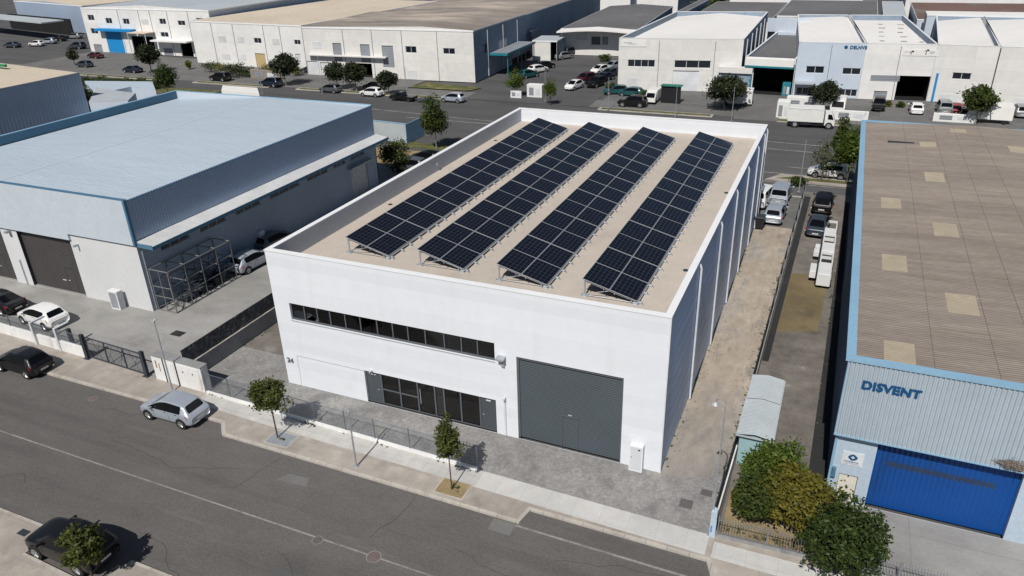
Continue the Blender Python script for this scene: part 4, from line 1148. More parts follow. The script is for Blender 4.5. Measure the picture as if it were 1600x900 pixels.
# ---- steel rack of scrap frames
rk = thing('steel_rack', 'open framework cage of grey steel tubes standing beside the blue warehouse', 'steel rack', (-15.0, 7.5, 0))
q = MB(M['rack_steel']); x0, x1, y0, y1, zt = -15.75, -13.95, 4.6, 11.0, 3.35
def T(a, b, r=.045, mt=None): q.tube(a, b, r, mt, n=6)
for i in range(5):
    y = y0 + (y1 - y0) * i / 4
    for x in (x0, x1): T((x, y, 0), (x, y, zt), .05)
    T((x0, y, zt), (x1, y, zt)); T((x0, y, .05), (x1, y, .05)); T((x0, y, 2.0), (x1, y, 2.0), .035)
for x in (x0, x1):
    for z in (.05, 1.2, 2.2, zt): T((x, y0, z), (x, y1, z), .045)
T(((x0 + x1) / 2, y0, 0), ((x0 + x1) / 2, y0, zt), .035); T((x0, y0, 1.2), (x1, y0, 1.2), .035); T((x0, y0, .2), (x1, y1 * .7, .9), .03)
q.build('frame', rk)
q = MB(M['steel_dark']); rng = random.Random(5)
for i in range(80):
    a = Vector((rng.uniform(x0 + .2, x1 - .2), rng.uniform(y0 + .8, y1 - .4), rng.uniform(.1, 2.2)))
    b = a + Vector((rng.uniform(-.8, .8), rng.uniform(-1.4, 1.4), rng.uniform(-.6, .9)))
    b.x = min(max(b.x, x0), x1); b.y = min(max(b.y, y0), y1); b.z = max(b.z, .05)
    T(a, b, .03)
for i in range(6): y = y0 + 1.6 + i * .75; q.box(x0 + .3, x1 - .5, y, y + .45, .05, .5 + .2 * (i % 3))
q.build('scrap_frames', rk)

# ================================================================== WALL AND NET BETWEEN THE YARDS
wa, wb_ = (-6.0, -2.55), (-6.0, 46)
t = thing('yard_wall', 'long grey concrete wall topped by dark netting between the left yard and the white building', 'wall', (-6, 0, 0))
q = MB(M['conc']); q.box(-6.12, -5.94, -2.4, 46, 0, 1.15); q.build('wall', t)
q = MB(M['kerb']); q.box(-6.16, -5.90, -2.4, 46, 1.151, 1.20); q.build('coping', t)
q = MB(M['shade_net'])
# slack netting: a rippled sheet with real folds
n = 120; vs = []; rng = random.Random(8)
for i in range(n + 1):
    y = -2.3 + 44 * i / n
    for k in range(5): vs.append((-6.03 + .035 * math.sin(i * 1.7 + k * 1.1) + rng.uniform(-.015, .015), y, 1.20 + 1.08 * k / 4))
q.add(vs, [(i * 5 + k, (i + 1) * 5 + k, (i + 1) * 5 + k + 1, i * 5 + k + 1) for i in range(n) for k in range(4)])
q.add([(v[0] + .012, v[1], v[2]) for v in vs], [(i * 5 + k, i * 5 + k + 1, (i + 1) * 5 + k + 1, (i + 1) * 5 + k) for i in range(n) for k in range(4)])
q.build('netting', t)
q = MB(M['steel_dark']); q.tube((-6.03, -2.3, 2.29), (-6.03, 41.7, 2.29), .02, n=6)
for i in range(15): q.tube((-6.03, -2.2 + i * 3.1, 1.2), (-6.03, -2.2 + i * 3.1, 2.3), .025, n=6)
q.build('posts_and_wire', t)

# utility wall on the street line
a, b = (-8.25, -2.62), (-4.1, -2.72)
t = thing('utility_wall', 'white painted masonry wall with meter doors at the pavement between the sliding gate and the wire fence', 'wall', (-6, -2.7, 0))
q = MB(M['white_conc']); q.seg(a, b, -.42, .12, 0, 1.74); q.build('wall', t)
q = MB(M['conc']); q.seg((a[0] - .03, a[1]), (b[0] + .03, b[1]), -.45, .15, 1.741, 1.80); q.build('coping', t)
q = MB(M['white_door' if False else 'white_conc'])
wbox(q, a, b, 1.15, 1.85, .1, 1.5, .121, .14); wbox(q, a, b, 2.15, 3.95, .1, 1.6, .121, .14); q.build('meter_door', t)
q = MB(M['steel_dark']); wbox(q, a, b, 1.98, 2.04, 0, 1.76, .121, .15); wbox(q, a, b, .95, 1.02, 0, 1.76, .121, .16)
for u in (2.6, 3.4): q.tube(wp(a, b, u, 1.15, .14), wp(a, b, u, 1.15, .16), .05)
q.build('conduit', t)
q = MB(mat('rust_stain_plate', (.30, .16, .08), .8)); wbox(q, a, b, .25, .36, .9, 1.45, .121, .128); wbox(q, a, b, .52, .60, .7, 1.3, .121, .128); q.build('label_plate', t)

# sliding gate
t = thing('sliding_gate', 'dark steel sliding gate with criss-cross bars between two posts at the left yard entrance', 'gate', (-12, -2.6, 0))
ga, gb = (-14.55, -2.42), (-9.25, -2.68)
q = MB(M['steel_dark'])
for z in (.12, 1.62): q.tube((ga[0], ga[1], z), (gb[0], gb[1], z), .045, n=6)
for f in (0, .34, .68, 1): p = wp(ga, gb, 5.3 * f, 0); q.tube((p[0], p[1], .12), (p[0], p[1], 1.62), .045, n=6)
q.build('gate_frame', t)
q = MB(M['steel_dark']); rng = random.Random(3)
for i in range(9):
    u = 5.3 * (i + .2) / 9; u2 = min(5.3, max(0, u + (-1, 1)[i % 2] * rng.uniform(.5, .9)))
    p = wp(ga, gb, u, 0); p2 = wp(ga, gb, u2, 0); q.tube((p[0], p[1], .14), (p2[0], p2[1], 1.60), .010, n=5)
for i in range(66):
    u = 5.3 * i / 66; p = wp(ga, gb, u, 0); q.tube((p[0], p[1], .14), (p[0], p[1], 1.60), .006, n=4)
q.build('bars', t)
for p in ((-14.72, -2.5), (-9.12, -2.7)):
    q = MB(M['steel_dark']); q.bbox(p[0] - .13, p[0] + .13, p[1] - .10, p[1] + .10, 0, 1.84, .02); q.bbox(p[0] - .25, p[0] + .25, p[1] - .2, p[1] + .2, 0.012, .03, .005); q.build('post', t)
# low wall with see-through fence, left of the gate
t = thing('boundary_wall', 'low white masonry wall topped by a see-through mesh fence left of the sliding gate', 'wall', (-20, -2.2, 0))
wa, wb_ = (-60, -1.0), (-14.85, -2.42)
Lw = (Vector(wb_) - Vector(wa)).length
q = MB(M['white_conc']); q.seg(wa, wb_, -.10, .10, 0, .78); q.build('wall', t)
p0, p1 = wp(wa, wb_, 0, 0), wp(wa, wb_, Lw, 0)
q = MB(M['steel_fence']); chain(q, p0, p1, .80, 1.62, .11, .006); q.tube((p0[0], p0[1], 1.62), (p1[0], p1[1], 1.62), .02, n=6); q.build('wire_mesh', t)
for k in range(18):
    u = Lw - 2.6 - 2.55 * k
    if u < 0: break
    p = wp(wa, wb_, u, 0)
    q = MB(M['steel_fence']); q.tube((p[0], p[1], .7), (p[0], p[1], 1.72), .035); q.build('post', t)
t = thing('gate_pillar', 'white slanting steel strut at the joint of the low boundary wall behind the black hatchback', 'pillar', (-17.3, -2.4, 0))
q = MB(M['pipe_white'])
for x in (-17.35, -19.75): q.box(x - .09, x + .09, -2.52, -2.37, 0, 1.75); q.box(x - .09, x + .09, -2.37, -1.4, 1.66, 1.75)
q.build('strut', t)
q = MB(M['steel_dark']); q.box(-17.0, -16.75, -1.95, -1.75, 0, 1.5); q.build('post', t)

# front wire fence of the white building on its kerb wall
t = thing('kerb_wall', 'low white kerb wall carrying the wire fence in front of the white building', 'wall', (5, -3, 0))
fa, fb = (-4.0, -2.78), (14.7, -3.22)
q = MB(M['white_conc']); q.seg(fa, fb, -.09, .10, 0, .16); q.build('wall', t)
mesh_fence('wire_fence', 'thin diamond wire fence on steel posts along the pavement in front of the white building', fa, fb, .2, 1.42, (.0, .10, .215, .33, .44, .555, .66, .78, .89, 1.0), pitch=.11, r=.0042, base=.1)
q = MB(M['steel_fence'])
t = thing('railing', 'short picket railing end panel behind the slender street tree', 'railing', (14, -3.2, 0))
for i in range(9): x = 12.95 + i * .19; q.tube((x, -3.12, .17), (x, -3.12, 1.55), .014, n=5)
q.box(12.9, 14.6, -3.13, -3.10, 1.30, 1.34); q.box(12.9, 14.6, -3.13, -3.10, .35, .39); q.build('bars', t)

# ================================================================== RIGHT BLUE WAREHOUSE
rb = thing('grey_roofed_warehouse', 'light blue warehouse with weathered corrugated roof and blue door at the right edge', 'building', (31.4, 1.2, 0))
XA, XB, YA, YB, HC = 31.35, 49.5, 1.15, 46.0, 8.0
A, B = (XA, YA), (XB, YA)
def U(x): return x - XA
dr = (U(33.08), U(38.80), .02, 3.90); wd = (U(31.74), U(32.56), .02, 1.62)
q = MB(M['rb_lower']); facade(q, A, B, 0, 4.05, [dr, wd], reveal=.30, rmat=M['rb_lower']); q.build('front_wall', rb)
q = MB(M['rb_clad']); corrug(q, (XA - .15, YA), (XB, YA), 4.02, HC - .04, .19, .05, .32); q.build('front_cladding', rb)
q = MB(M['rb_clad']); q.box(XA - .15, XB, YA - .30, YA + .02, 4.02, HC - .05); q.build('cladding_backing', rb)
q = MB(M['rb_blue']); q.box(XA - .30, XB, YA - .42, YA - .05, HC - .05, HC + .10); q.box(XA - .19, XA - .151, YA - .40, YA + .05, 4.0, HC - .051); q.box(XA - .2, XB, YA - .38, YA - .28, 3.96, 4.02)
q.box(XA - .30, XA + .10, YA - .05, YB, HC - .05, HC + .10); q.box(XA + .10, XB, YB - .1, YB + .1, HC - .05, HC + .10); q.build('roof_trim', rb)
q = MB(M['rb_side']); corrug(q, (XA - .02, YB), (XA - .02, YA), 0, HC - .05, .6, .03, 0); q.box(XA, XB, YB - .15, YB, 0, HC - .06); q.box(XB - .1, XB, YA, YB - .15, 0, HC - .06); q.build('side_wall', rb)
q = MB(M['rb_blue']); q.box(XA - .08, XA + .04, YA - .08, YA + .0, 0, 3.96); q.build('corner_trim', rb)
def zf(x): return HC - .12 + (.30 * (1 - abs(x - 40.4) / 9.1))
q = MB(M['rb_roof']); corrug_roof(q, XA + .1, 40.4, YA - .04, YB - .1, zf, .177, .05, nx=5); corrug_roof(q, 40.4, XB, YA - .04, YB - .1, zf, .177, .05, nx=4); rf = q.build('roof', rb)
for x, y, w_, l_ in ((36.15, 29.6, 1.25, 2.3), (33.2, 22.9, 1.2, 2.1), (36.1, 18.7, 1.3, 2.3), (33.2, 12.6, 1.25, 2.2), (36.1, 8.2, 1.35, 2.2), (33.2, 2.4, 1.25, 1.9), (36.2, 38.8, 1.2, 1.7), (42.6, 39.0, 1.3, 2.0), (38.8, 44.0, 1.2, 1.3)):
    q = MB(M['rb_sky']); yy = YA - .04
    pit = (YB - .1 - yy) / int((YB - .1 - yy) / .177); k0 = int((y - l_ / 2 - yy) / pit); k1 = int((y + l_ / 2 - yy) / pit)
    corrug_roof(q, x - w_ / 2, x + w_ / 2, yy + k0 * pit, yy + k1 * pit, lambda v: zf(v) + .012, (k1 - k0) * pit / (k1 - k0) * .9999, .05, nx=1); q.build('skylight', rf)
q = MB(M['steel_dark']); q.box(33.2, 35.2, 38.75, 39.0, zf(34) + .04, zf(34) + .14); q.build('roof_vent', rf)
q = MB(M['lap'])
for x in (34.55, 36.95, 38.5, 40.4):
    q.box(x - .009, x + .009, YA, YB - .2, zf(x) + .02, zf(x) + .044)
q.build('sheet_laps', rf)
q = MB(M['rb_door']); u0, u1, z0, z1 = dr; wbox(q, A, B, u0, u1, z0, z1, -.30, -.26); dd = q.build('sliding_door', rb)
q = MB(M['steel_dark']); wbox(q, A, B, u0 + .5, u1 - .9, 2.55, 2.60, -.259, -.24)
for i in range(36): wbox(q, A, B, u0 + .6 + i * .12, u0 + .66 + i * .12, 2.40, 2.74, -.259, -.25)
q.build('vent_strip', dd)
q = MB(M['white_door']); wbox(q, A, B, wd[0] + .02, wd[1] - .02, 0.02, 1.60, -.14, -.08); d2 = q.build('door', rb)
q = MB(M['black']); q.tube(wp(A, B, (wd[0] + wd[1]) / 2, 1.5, -.08), wp(A, B, (wd[0] + wd[1]) / 2, 1.5, -.05), .035); q.tube(wp(A, B, (wd[0] + wd[1]) / 2, .95, -.08), wp(A, B, (wd[0] + wd[1]) / 2, .95, -.05), .035); q.build('peephole', d2)
q = MB(M['trim_teal']); q.tube((XA + .12, YA - .09, 1.55), (XA + .12, YA - .09, 1.95), .10, n=10); q.box(XA + .02, XA + .22, YA - .2, YA, 1.45, 1.55); q.build('wall_lantern', rb)
lettering(rb, 'sign_lettering', 'DISVENT', (XA - .15, YA), (XB, YA), .66, 6.68, .57, M['sign_blue'], .004, .375, slant=.03, bold=.03)
# small sign plate with its ring emblem
q = MB(M['pipe_white']); wbox(q, A, B, U(31.72), U(32.62), 2.20, 2.95, .0, .03); sg = q.build('sign', rb)
q = MB(M['sign_blue']); c = Vector(wp(A, B, U(32.17), 2.68, .032)); n = 28
ro = [.17 * (1 + .06 * math.cos(4 * 2 * math.pi * i / n)) for i in range(n)]
vs = []
for i in range(n):
    a = 2 * math.pi * i / n
    vs.append((c.x + math.cos(a) * ro[i] * 1.15, c.y - .006, c.z + math.sin(a) * ro[i])); vs.append((c.x + math.cos(a) * .075 * (1 + .2 * math.cos(4 * a)), c.y - .006, c.z + math.sin(a) * .07 * (1 + .2 * math.cos(4 * a))))
q.add(vs, [(2 * i, 2 * ((i + 1) % n), 2 * ((i + 1) % n) + 1, 2 * i + 1) for i in range(n)])
q.box(c.x - .015, c.x + .015, c.y - .008, c.y - .004, c.z - .015, c.z + .015, M['tail']); q.build('emblem', sg)
lettering(sg, 'sign_text', 'muldifarma', A, B, U(31.80), 2.38, .135, M['sign_blue'], .002, .032, bold=.002)
q = MB(M['sign_blue']); wbox(q, A, B, U(31.90), U(32.45), 2.315, 2.328, .031, .034); wbox(q, A, B, U(31.78), U(32.0), 2.265, 2.275, .031, .034); wbox(q, A, B, U(32.1), U(32.5), 2.265, 2.275, .031, .034); q.build('sign_small_print', sg)
# swallow-nest like bundle / lamp on the cladding
t = thing('bird_nest', 'ragged brown nest stuck to the blue cladding above the right end of the blue door', 'nest', tuple(at(1583, 707, 4.3)))
rng = random.Random(4); q = MB(mat('dry_twigs', (.20, .17, .15), .95))
c = Vector(wp(A, B, onwall(A, B, 1583, 708)[0], 4.35, .45))
for i in range(260):
    p = c + Vector((rng.gauss(0, .22), rng.gauss(0, .06), rng.gauss(0, .09))); d = Vector((rng.gauss(0, 1), rng.gauss(0, .4), rng.gauss(0, .5))).normalized() * .13
    q.tube(p - d, p + d, .012, n=3)
q.build('twigs', t)
t['label'] = 'ragged brown nest stuck to the blue cladding above the right end of the blue door'

# shed beside the boundary
t = thing('tin_shed', 'small pale green shed with sheet roof beside the boundary fence, behind the bushes', 'shed', (27.6, 4.8, 0))
q = MB(M['shed_wall']); q.box(26.98, 28.50, 2.15, 7.6, 0, 1.95); q.build('wall', t)
def zs(x): return 2.16 - abs(x - 27.72) * .16
q = MB(M['shed_roof']); corrug_roof(q, 26.82, 27.72, 1.95, 5.3, zs, .12, .02, nx=1); corrug_roof(q, 27.72, 28.64, 1.95, 5.3, zs, .12, .02, nx=1); q.build('roof', t)
zs2 = lambda x: zs(x) + .06
q = MB(M['shed_roof']); corrug_roof(q, 26.86, 27.72, 5.25, 7.75, zs2, .12, .02, nx=1); corrug_roof(q, 27.72, 28.60, 5.25, 7.75, zs2, .12, .02, nx=1); q.box(26.82, 28.64, 1.93, 1.97, 1.90, 1.99); q.box(28.60, 28.66, 1.95, 7.75, 1.93, 2.03); q.build('roof', t)

# boundary fence between alley and right yard
t = thing('boundary_fence', 'long low wall with dark mesh fence between the beige alley and the right-hand yard', 'fence', (26.9, 10, 0))
pts = [(26.68, -3.3), (26.82, 4), (26.86, 16), (26.9, 28), (27.05, 47)]
q = MB(M['white_conc'])
for a, b in zip(pts[:1], pts[1:2]): q.seg(a, b, -.07, .07, 0, .42)
for a, b in zip(pts[1:], pts[2:]): q.seg(a, b, -.07, .07, 0, .30, M['conc'])
q.build('wall', t)
q = MB(M['steel_dark'])
for a, b in zip(pts, pts[1:]): chain(q, a, b, .32, 1.42, .075, .0075); q.tube((*a, 1.44), (*b, 1.44), .025, n=6); q.tube((*a, .9), (*b, .9), .012, n=5)
q.build('wire_mesh', t)
for k in range(18):
    y = -3.2 + k * 2.95; x = 26.7 + .008 * (y + 3)
    q = MB(M['galv'] if k % 3 else M['alu']); q.tube((x, y, .2), (x, y, 1.52), .032); q.build('post', t)
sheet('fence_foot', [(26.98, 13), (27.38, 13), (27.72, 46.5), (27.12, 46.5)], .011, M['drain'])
t = thing('corner_post', 'pale blue concrete pillar at the street end of the boundary fence', 'pillar', (26.72, -3.4, 0))
q = MB(M['rb_lower']); q.bbox(26.60, 26.86, -3.55, -3.25, 0, 1.55, .02); q.build('pillar', t)
q = MB(M['cyan_door']); q.box(26.64, 26.70, -3.56, -3.551, .3, .7); q.build('label_plate', t)

# picket fence in front of the bushes
def pickets(name, label, a, b, h, group=None):
    t = thing(name, label, 'fence', (a[0], a[1], 0), 0, group)
    L = (Vector(b) - Vector(a)).length; n = int(L / .115)
    q = MB(M['picket'])
    for i in range(n + 1):
        p = wp(a, b, i * L / n, 0); q.tube((p[0], p[1], .12), (p[0], p[1], h), .011, n=5, cap=False); q.tube((p[0], p[1], h), (p[0], p[1], h + .07), .011, n=5, r2=.001, cap=False)
    q.build('pickets', t)
    q = MB(M['picket'])
    for z in (.2, h - .22): q.seg(a, b, -.012, .012, z, z + .035)
    q.build('rail', t)
    for f in (0, .5, 1): p = wp(a, b, L * f, 0); q = MB(M['picket']); q.box(p[0] - .03, p[0] + .03, p[1] - .03, p[1] + .03, 0, h + .02); q.build('post', t)
    q = MB(M['conc']); q.seg(a, b, -.08, .08, 0, .10); q.build('footing', t)
pickets('picket_fence', 'grey steel picket fence with pointed bars in front of the golden bush', (26.95, -3.35), (31.2, -3.2), 1.15)
pickets('picket_fence', 'dark picket fence running out of the photo below the dark green tree', (31.35, -3.2), (37.5, -3.1), 1.0)

# white machine in the right yard
t = thing('lifting_platform', 'long white steel machine with open square frames lying in the right yard', 'machine', (29.6, 30, 0))
def hb(name, x0, x1, y0, y1, z0, z1, open_=False):
    q = MB(M['white_paint'])
    if open_:
        r = .10
        for a, b in ((x0, y0), (x1 - r, y0), (x0, y1 - r), (x1 - r, y1 - r)): q.box(a, a + r, b, b + r, .15, z1 - .2)
        z0 = z1 - .2
        for a, b, c, d in ((x0, x1, y0, y0 + r), (x0, x1, y1 - r, y1), (x0, x0 + r, y0 + r, y1 - r), (x1 - r, x1, y0 + r, y1 - r)): q.bbox(a, b, c, d, z0, z1, .01)
    else: q.bbox(x0, x1, y0, y1, z0, z1, .03)
    return q.build(name, t)
def hbx(cx_, y0, y1, **k): return (cx_ - .52, cx_ + .52, y0, y1)
hb('box_section', 29.42, 30.38, 25.0, 27.3, .3, 1.25)
f1 = hb('open_frame', 29.45, 30.40, 27.35, 29.6, .35, 1.2, True)
hb('box_section', 29.45, 30.42, 29.65, 31.4, .3, 1.3)
hb('open_frame', 29.45, 30.42, 31.45, 33.6, .35, 1.25, True)
hb('box_section', 29.45, 30.40, 33.65, 35.4, .3, 1.1)
hb('open_frame', 29.5, 30.42, 35.45, 37.6, .6, 1.0, True)
q = MB(M['black']); q.box(29.56, 30.28, 27.46, 29.48, .1, .62); q.box(29.56, 30.28, 31.56, 33.48, .1, .62)
for y in (25.6, 29.0, 33.0, 36.4):
    for x in (29.35, 30.35): q.tube((x, y, .28), (x + .14, y, .28), .28, n=14)
q.build('wheels', t)
q = MB(M['white_paint']); q.bbox(28.85, 29.3, 26.0, 27.6, .4, .95, .02); q.build('outrigger', t)
for a, b, c in ((28.9, 30.2, 30.9), (28.95, 31.3, 31.9)): q = MB(M['white_paint']); q.bbox(a, 29.35, b, c, .45, .9, .02); q.build('outrigger', t)
q = MB(M['steel_dark']); q.tube((29.36, 25.0, 1.0), (29.36, 33.0, 1.05), .05); q.build('hose', t)

# ================================================================== LAMP POSTS
def lamp(label, px, py, h, topx=None, arm=None, r=.055, head='bar', z=0.0, group='lamp posts', mt='galv'):
    g = at(px, py, z)
    t = thing('street_lamp', label, 'street lamp', (g.x, g.y, z), 0, group)
    q = MB(M[mt]); q.tube((g.x, g.y, z), (g.x, g.y, z + h), r, n=10, r2=r * .6)
    q.bbox(g.x - .14, g.x + .14, g.y - .14, g.y + .14, z, z + .03, .005)
    if arm:
        n = 8; pts = [(g.x + arm[0] * (1 - math.cos(math.pi * i / n)) / 2, g.y + arm[1] * (1 - math.cos(math.pi * i / n)) / 2, z + h + .30 * math.sin(math.pi * i / n)) for i in range(n + 1)]
        q.path(pts, r * .6); e = pts[-1]
    else: e = (g.x, g.y, z + h)
    q.build('pole', t)
    q = MB(M['alu'])
    if head == 'cone': q.tube((e[0], e[1], e[2] - .12), (e[0], e[1], e[2] + .02), .14, n=16, r2=.06); q.tube((e[0], e[1], e[2] - .15), (e[0], e[1], e[2] - .121), .09, n=16)
    elif head == 'bar': q.bbox(e[0] - .20, e[0] + .05, e[1] - .07, e[1] + .07, e[2] - .02, e[2] + .07, .01); q.bbox(e[0] - .02, e[0] + .20, e[1] - .02, e[1] + .1, e[2] + .10, e[2] + .17, .01)
    else: q.tube((e[0], e[1], e[2]), (e[0], e[1], e[2] + .12), .04)
    q.build('lamp_head', t)
    return t
lamp('short grey steel pole on the pavement between the two street trees', 557, 729, 3.45, head='none')
lamp('leaning grey lamp post with twin heads against the white utility wall', 270, 611, 4.9)
lamp('tall pale blue lamp post with curved neck at the end of the boundary fence', 1110, 836, 7.0, arm=(-.45, .35), head='cone', r=.05)
lamp('thin tall pole at the far end of the boundary fence near the parked cars', 1248, 300, 5.2, head='none', r=.06)
for px, py, h, lab in ((410, 147, 5, 'thin pole beside the dark blue car on the avenue'), (73 * 0 + 852, 158, 4.5, 'thin pole by the white utility block at the side street'), (950, 172, 4.6, 'thin pole on the verge in front of the dark green sports utility car'), (1055, 182, 4.4, 'thin white post on the verge left of the broad dark tree'), (1143, 188, 4.4, 'thin post on the verge right of the broad dark tree'),
                       (637, 155, 5.0, 'thin pole behind the black moving pickup'), (504, 146, 6.0, 'tall grey pole beside the grey hatchback on the avenue')):
    lamp(lab, px, py, h, head='none', r=.05)

# ================================================================== NEAR TREES
g = at(434, 684)
tree('street_tree', 'bushy young street tree in the metal grate pit left of the facade', (g.x, g.y, 0), 4.1,
     [(-.1, 0, 2.9, 1.05, 1.0, 1.0), (-.45, 0, 2.4, .8, .8, .55), (.95, .1, 2.55, .6, .6, .45), (.1, 0, 3.5, .6, .6, .5), (-.9, .1, 2.9, .5, .5, .45)], 3300, .095, 'leaf_street', 'young trees on the near pavement', trunk_r=.05, seed=3, nclump=26, cr=.30, limbs=12)
g = at(706, 765)
tree('street_tree', 'slender young street tree in the square soil pit in front of the shopfront', (g.x, g.y, 0), 4.7,
     [(-.1, 0, 3.1, .62, .6, 1.0), (.55, 0, 2.65, .45, .45, .5), (-.25, 0, 2.35, .5, .5, .4), (-.05, 0, 4.1, .38, .38, .6), (.35, 0, 2.3, .4, .4, .35)], 2300, .09, 'leaf_street', 'young trees on the near pavement', trunk_r=.04, seed=4, nclump=24, cr=.32, limbs=10)
g = at(150, 906)
tree('street_tree', 'leafy young tree in front of the black car at the bottom left corner', (g.x, g.y - .1, 0), 3.6,
     [(0, 0, 2.1, .95, .9, .95), (-.3, 0, 1.6, .8, .8, .6), (.1, 0, 2.9, .45, .45, .6), (.5, 0, 2.3, .6, .5, .5)], 2500, .10, 'leaf_street', 'young trees on the near pavement', trunk_r=.045, seed=5, nclump=26, cr=.30, limbs=12)
def bush(label, px, py, z, r, n, leaf, seed, extra=(), size=.10):
    c = at(px, py, z)
    bl = [(0, 0, z, r, r * .95, r * .85)] + [(a * r, b * r, z + c_ * r, r * k, r * k, r * k * .85) for a, b, c_, k in extra]
    rr = random.Random(seed)
    for i in range(8): a = rr.uniform(0, 6.28); bl.append((math.cos(a) * r * .75, math.sin(a) * r * .75, z + rr.uniform(-.55, .6) * r, r * rr.uniform(.35, .6), r * rr.uniform(.35, .6), r * rr.uniform(.35, .6)))
    return tree('broadleaf_tree', label, (c.x, c.y, 0), z + r, bl, n, size, leaf, 'trees behind the picket fence', trunk_r=.09, seed=seed, nclump=34, limbs=14, cr=.27)
bush('bright green tree behind the picket fence, closest to the tin shed', 1208, 730, 2.0, 1.4, 8000, 'leaf_green', 21, [(-.4, .1, .2, .6), (.6, .2, .1, .5)])
bush('mid green tree at the left end of the picket fence', 1184, 775, 1.6, 1.15, 6200, 'leaf_mid', 22, [(-.5, 0, -.3, .6), (.3, 0, .4, .5)])
bush('golden yellow tree in the middle behind the picket fence', 1245, 778, 1.9, 1.6, 10500, 'leaf_gold', 23, [(.7, .1, .1, .6), (-.6, .1, 0, .6), (1.1, .5, .2, .4)])
bush('dark green tree at the right end of the picket fence, nearest the bottom edge', 1320, 842, 1.9, 1.6, 11500, 'leaf_deep', 24, [(.5, 0, -.4, .7), (-.5, -.1, -.3, .7), (.1, .4, .5, .6)])

# weeds and litter along the edges
q = MB(M['leaf_street']); rng = random.Random(77)
def tufts(x0, y0, x1, y1, n, s=.12):
    for i in range(n):
        t_ = rng.random(); x = x0 + (x1 - x0) * t_ + rng.gauss(0, .07); y = y0 + (y1 - y0) * t_ + rng.gauss(0, .07); r = s * rng.uniform(.5, 1.8)
        leaf_cloud(q, rng, [(x, y, r * .4, r, r, r * .6)], 14, .05, 3, .6)
tufts(26.6, -2.5, 26.8, 30, 90); tufts(23.62, .5, 23.6, 36, 26, .07); tufts(30.9, 3, 30.6, 30, 22); tufts(27.2, .5, 30.5, .9, 30); tufts(-5.8, 0, -5.8, 20, 26, .08); tufts(27.2, -2.9, 31, -2.8, 34); tufts(14.0, -4.9, 14.4, -4.9, 7, .12); tufts(3.2, -4.9, 3.5, -4.9, 4, .1); tufts(-3.9, -2.9, 14, -3.35, 24, .05)
tag(q.build('weeds'), 'small weeds growing along the fences, wall feet and tree pits', 'weeds', kind='stuff')
q = MB(M['yard_grey']); 
for x0, y0, x1, y1, n in ((23.7, 2, 24.2, 34, 220), (26.2, 0, 26.6, 34, 260), (30.2, 5, 30.5, 24, 120), (-5.7, 3, -4.8, 30, 120), (27.3, -2.9, 31, -.5, 160)):
    for i in range(n):
        t_ = rng.random(); x = x0 + (x1 - x0) * t_ + rng.gauss(0, .2); y = y0 + (y1 - y0) * t_ + rng.gauss(0, .1); r = rng.uniform(.015, .05)
        q.add([(x - r, y - r, .005), (x + r, y - r * .7, .005), (x + r * .6, y + r, .005), (x - r * .7, y + r * .8, .005), (x, y, r * .9 + .005)], [(0, 1, 4), (1, 2, 4), (2, 3, 4), (3, 0, 4)])
tag(q.build('loose_stones'), 'loose stones and grit lying along the alley and yard edges', 'stones', kind='stuff')

# ================================================================== NEAR CARS
G1 = 'cars parked along the near street'
car('hatch', 'silver', 285, 670, 180, 'silver hatchback parked at the kerb in front of the white utility wall', ref='rn', group=G1, z=-.115)
car('hatch', 'black', 43, 592, 180, 'black hatchback parked at the kerb below the low white boundary wall', ref='rn', group=G1, z=-.115)
car('suv', 'black', 60, 873, 180, 'black car half hidden by the young tree at the bottom left corner', ref='fn', group=G1, z=-.115)
car('hatch', 'white', 71, 517, 176, 'white hatchback parked in the left concrete yard', ref='rn')
car('sedan', 'black', 4, 494, 178, 'black car cut by the left edge, parked beyond the white hatchback', ref='rn')
car('hatch', 'silver', 389, 428, 86, 'silver car in the shade beside the steel rack and the blue warehouse', ref='rf')
car('hatch', 'grey', 425, 396, 86, 'grey car ahead of the silver one in the shade of the blue warehouse wall', ref='rf')
G2 = 'cars parked in the yards beside the alley'
car('hatch', 'silver', 1210, 342, 88, 'silver hatchback nearest the camera beside the far end of the white building', group=G2)
car('van', 'silver', 1219, 314, 88, 'grey-silver car parked directly ahead of the silver hatchback behind the white building', group=G2)
car('sedan', 'slate', 1277, 360, 87, 'dark blue saloon beside the white machine in the right yard', group=G2)
car('suv', 'black', 1285, 326, 88, 'black car parked ahead of the dark blue saloon in the right yard', group=G2)
car('van', 'white', 1190, 318, 80, 'white car half hidden behind the corner of the white building', group=G2)
car('hatch', 'white', 1293, 276, 180, 'white estate car under the trees beside the avenue, right of the thin tall pole')
g = at(1185, 352)
t = thing('wheeled_bin', 'black wheeled bin at the foot of the shaded wall beside the silver hatchback', 'bin', (24.0, 36.2, 0))
q = MB(M['black']); q.add([(23.68, 35.75, .15), (24.32, 35.75, .15), (24.32, 36.5, .15), (23.68, 36.5, .15), (23.6, 35.6, 1.15), (24.4, 35.6, 1.15), (24.4, 36.6, 1.15), (23.6, 36.6, 1.15)], [(0, 3, 2, 1), (0, 1, 5, 4), (1, 2, 6, 5), (2, 3, 7, 6), (3, 0, 4, 7)]); q.build('body', t)
q = MB(M['steel_dark']); q.bbox(23.56, 24.44, 35.56, 36.64, 1.15, 1.25, .04); q.build('lid', t)
for x in (23.72, 24.28):
    q = MB(M['tyre']); q.tube((x - .04, 35.9, .12), (x + .04, 35.9, .12), .12, n=12); q.build('wheel', t)

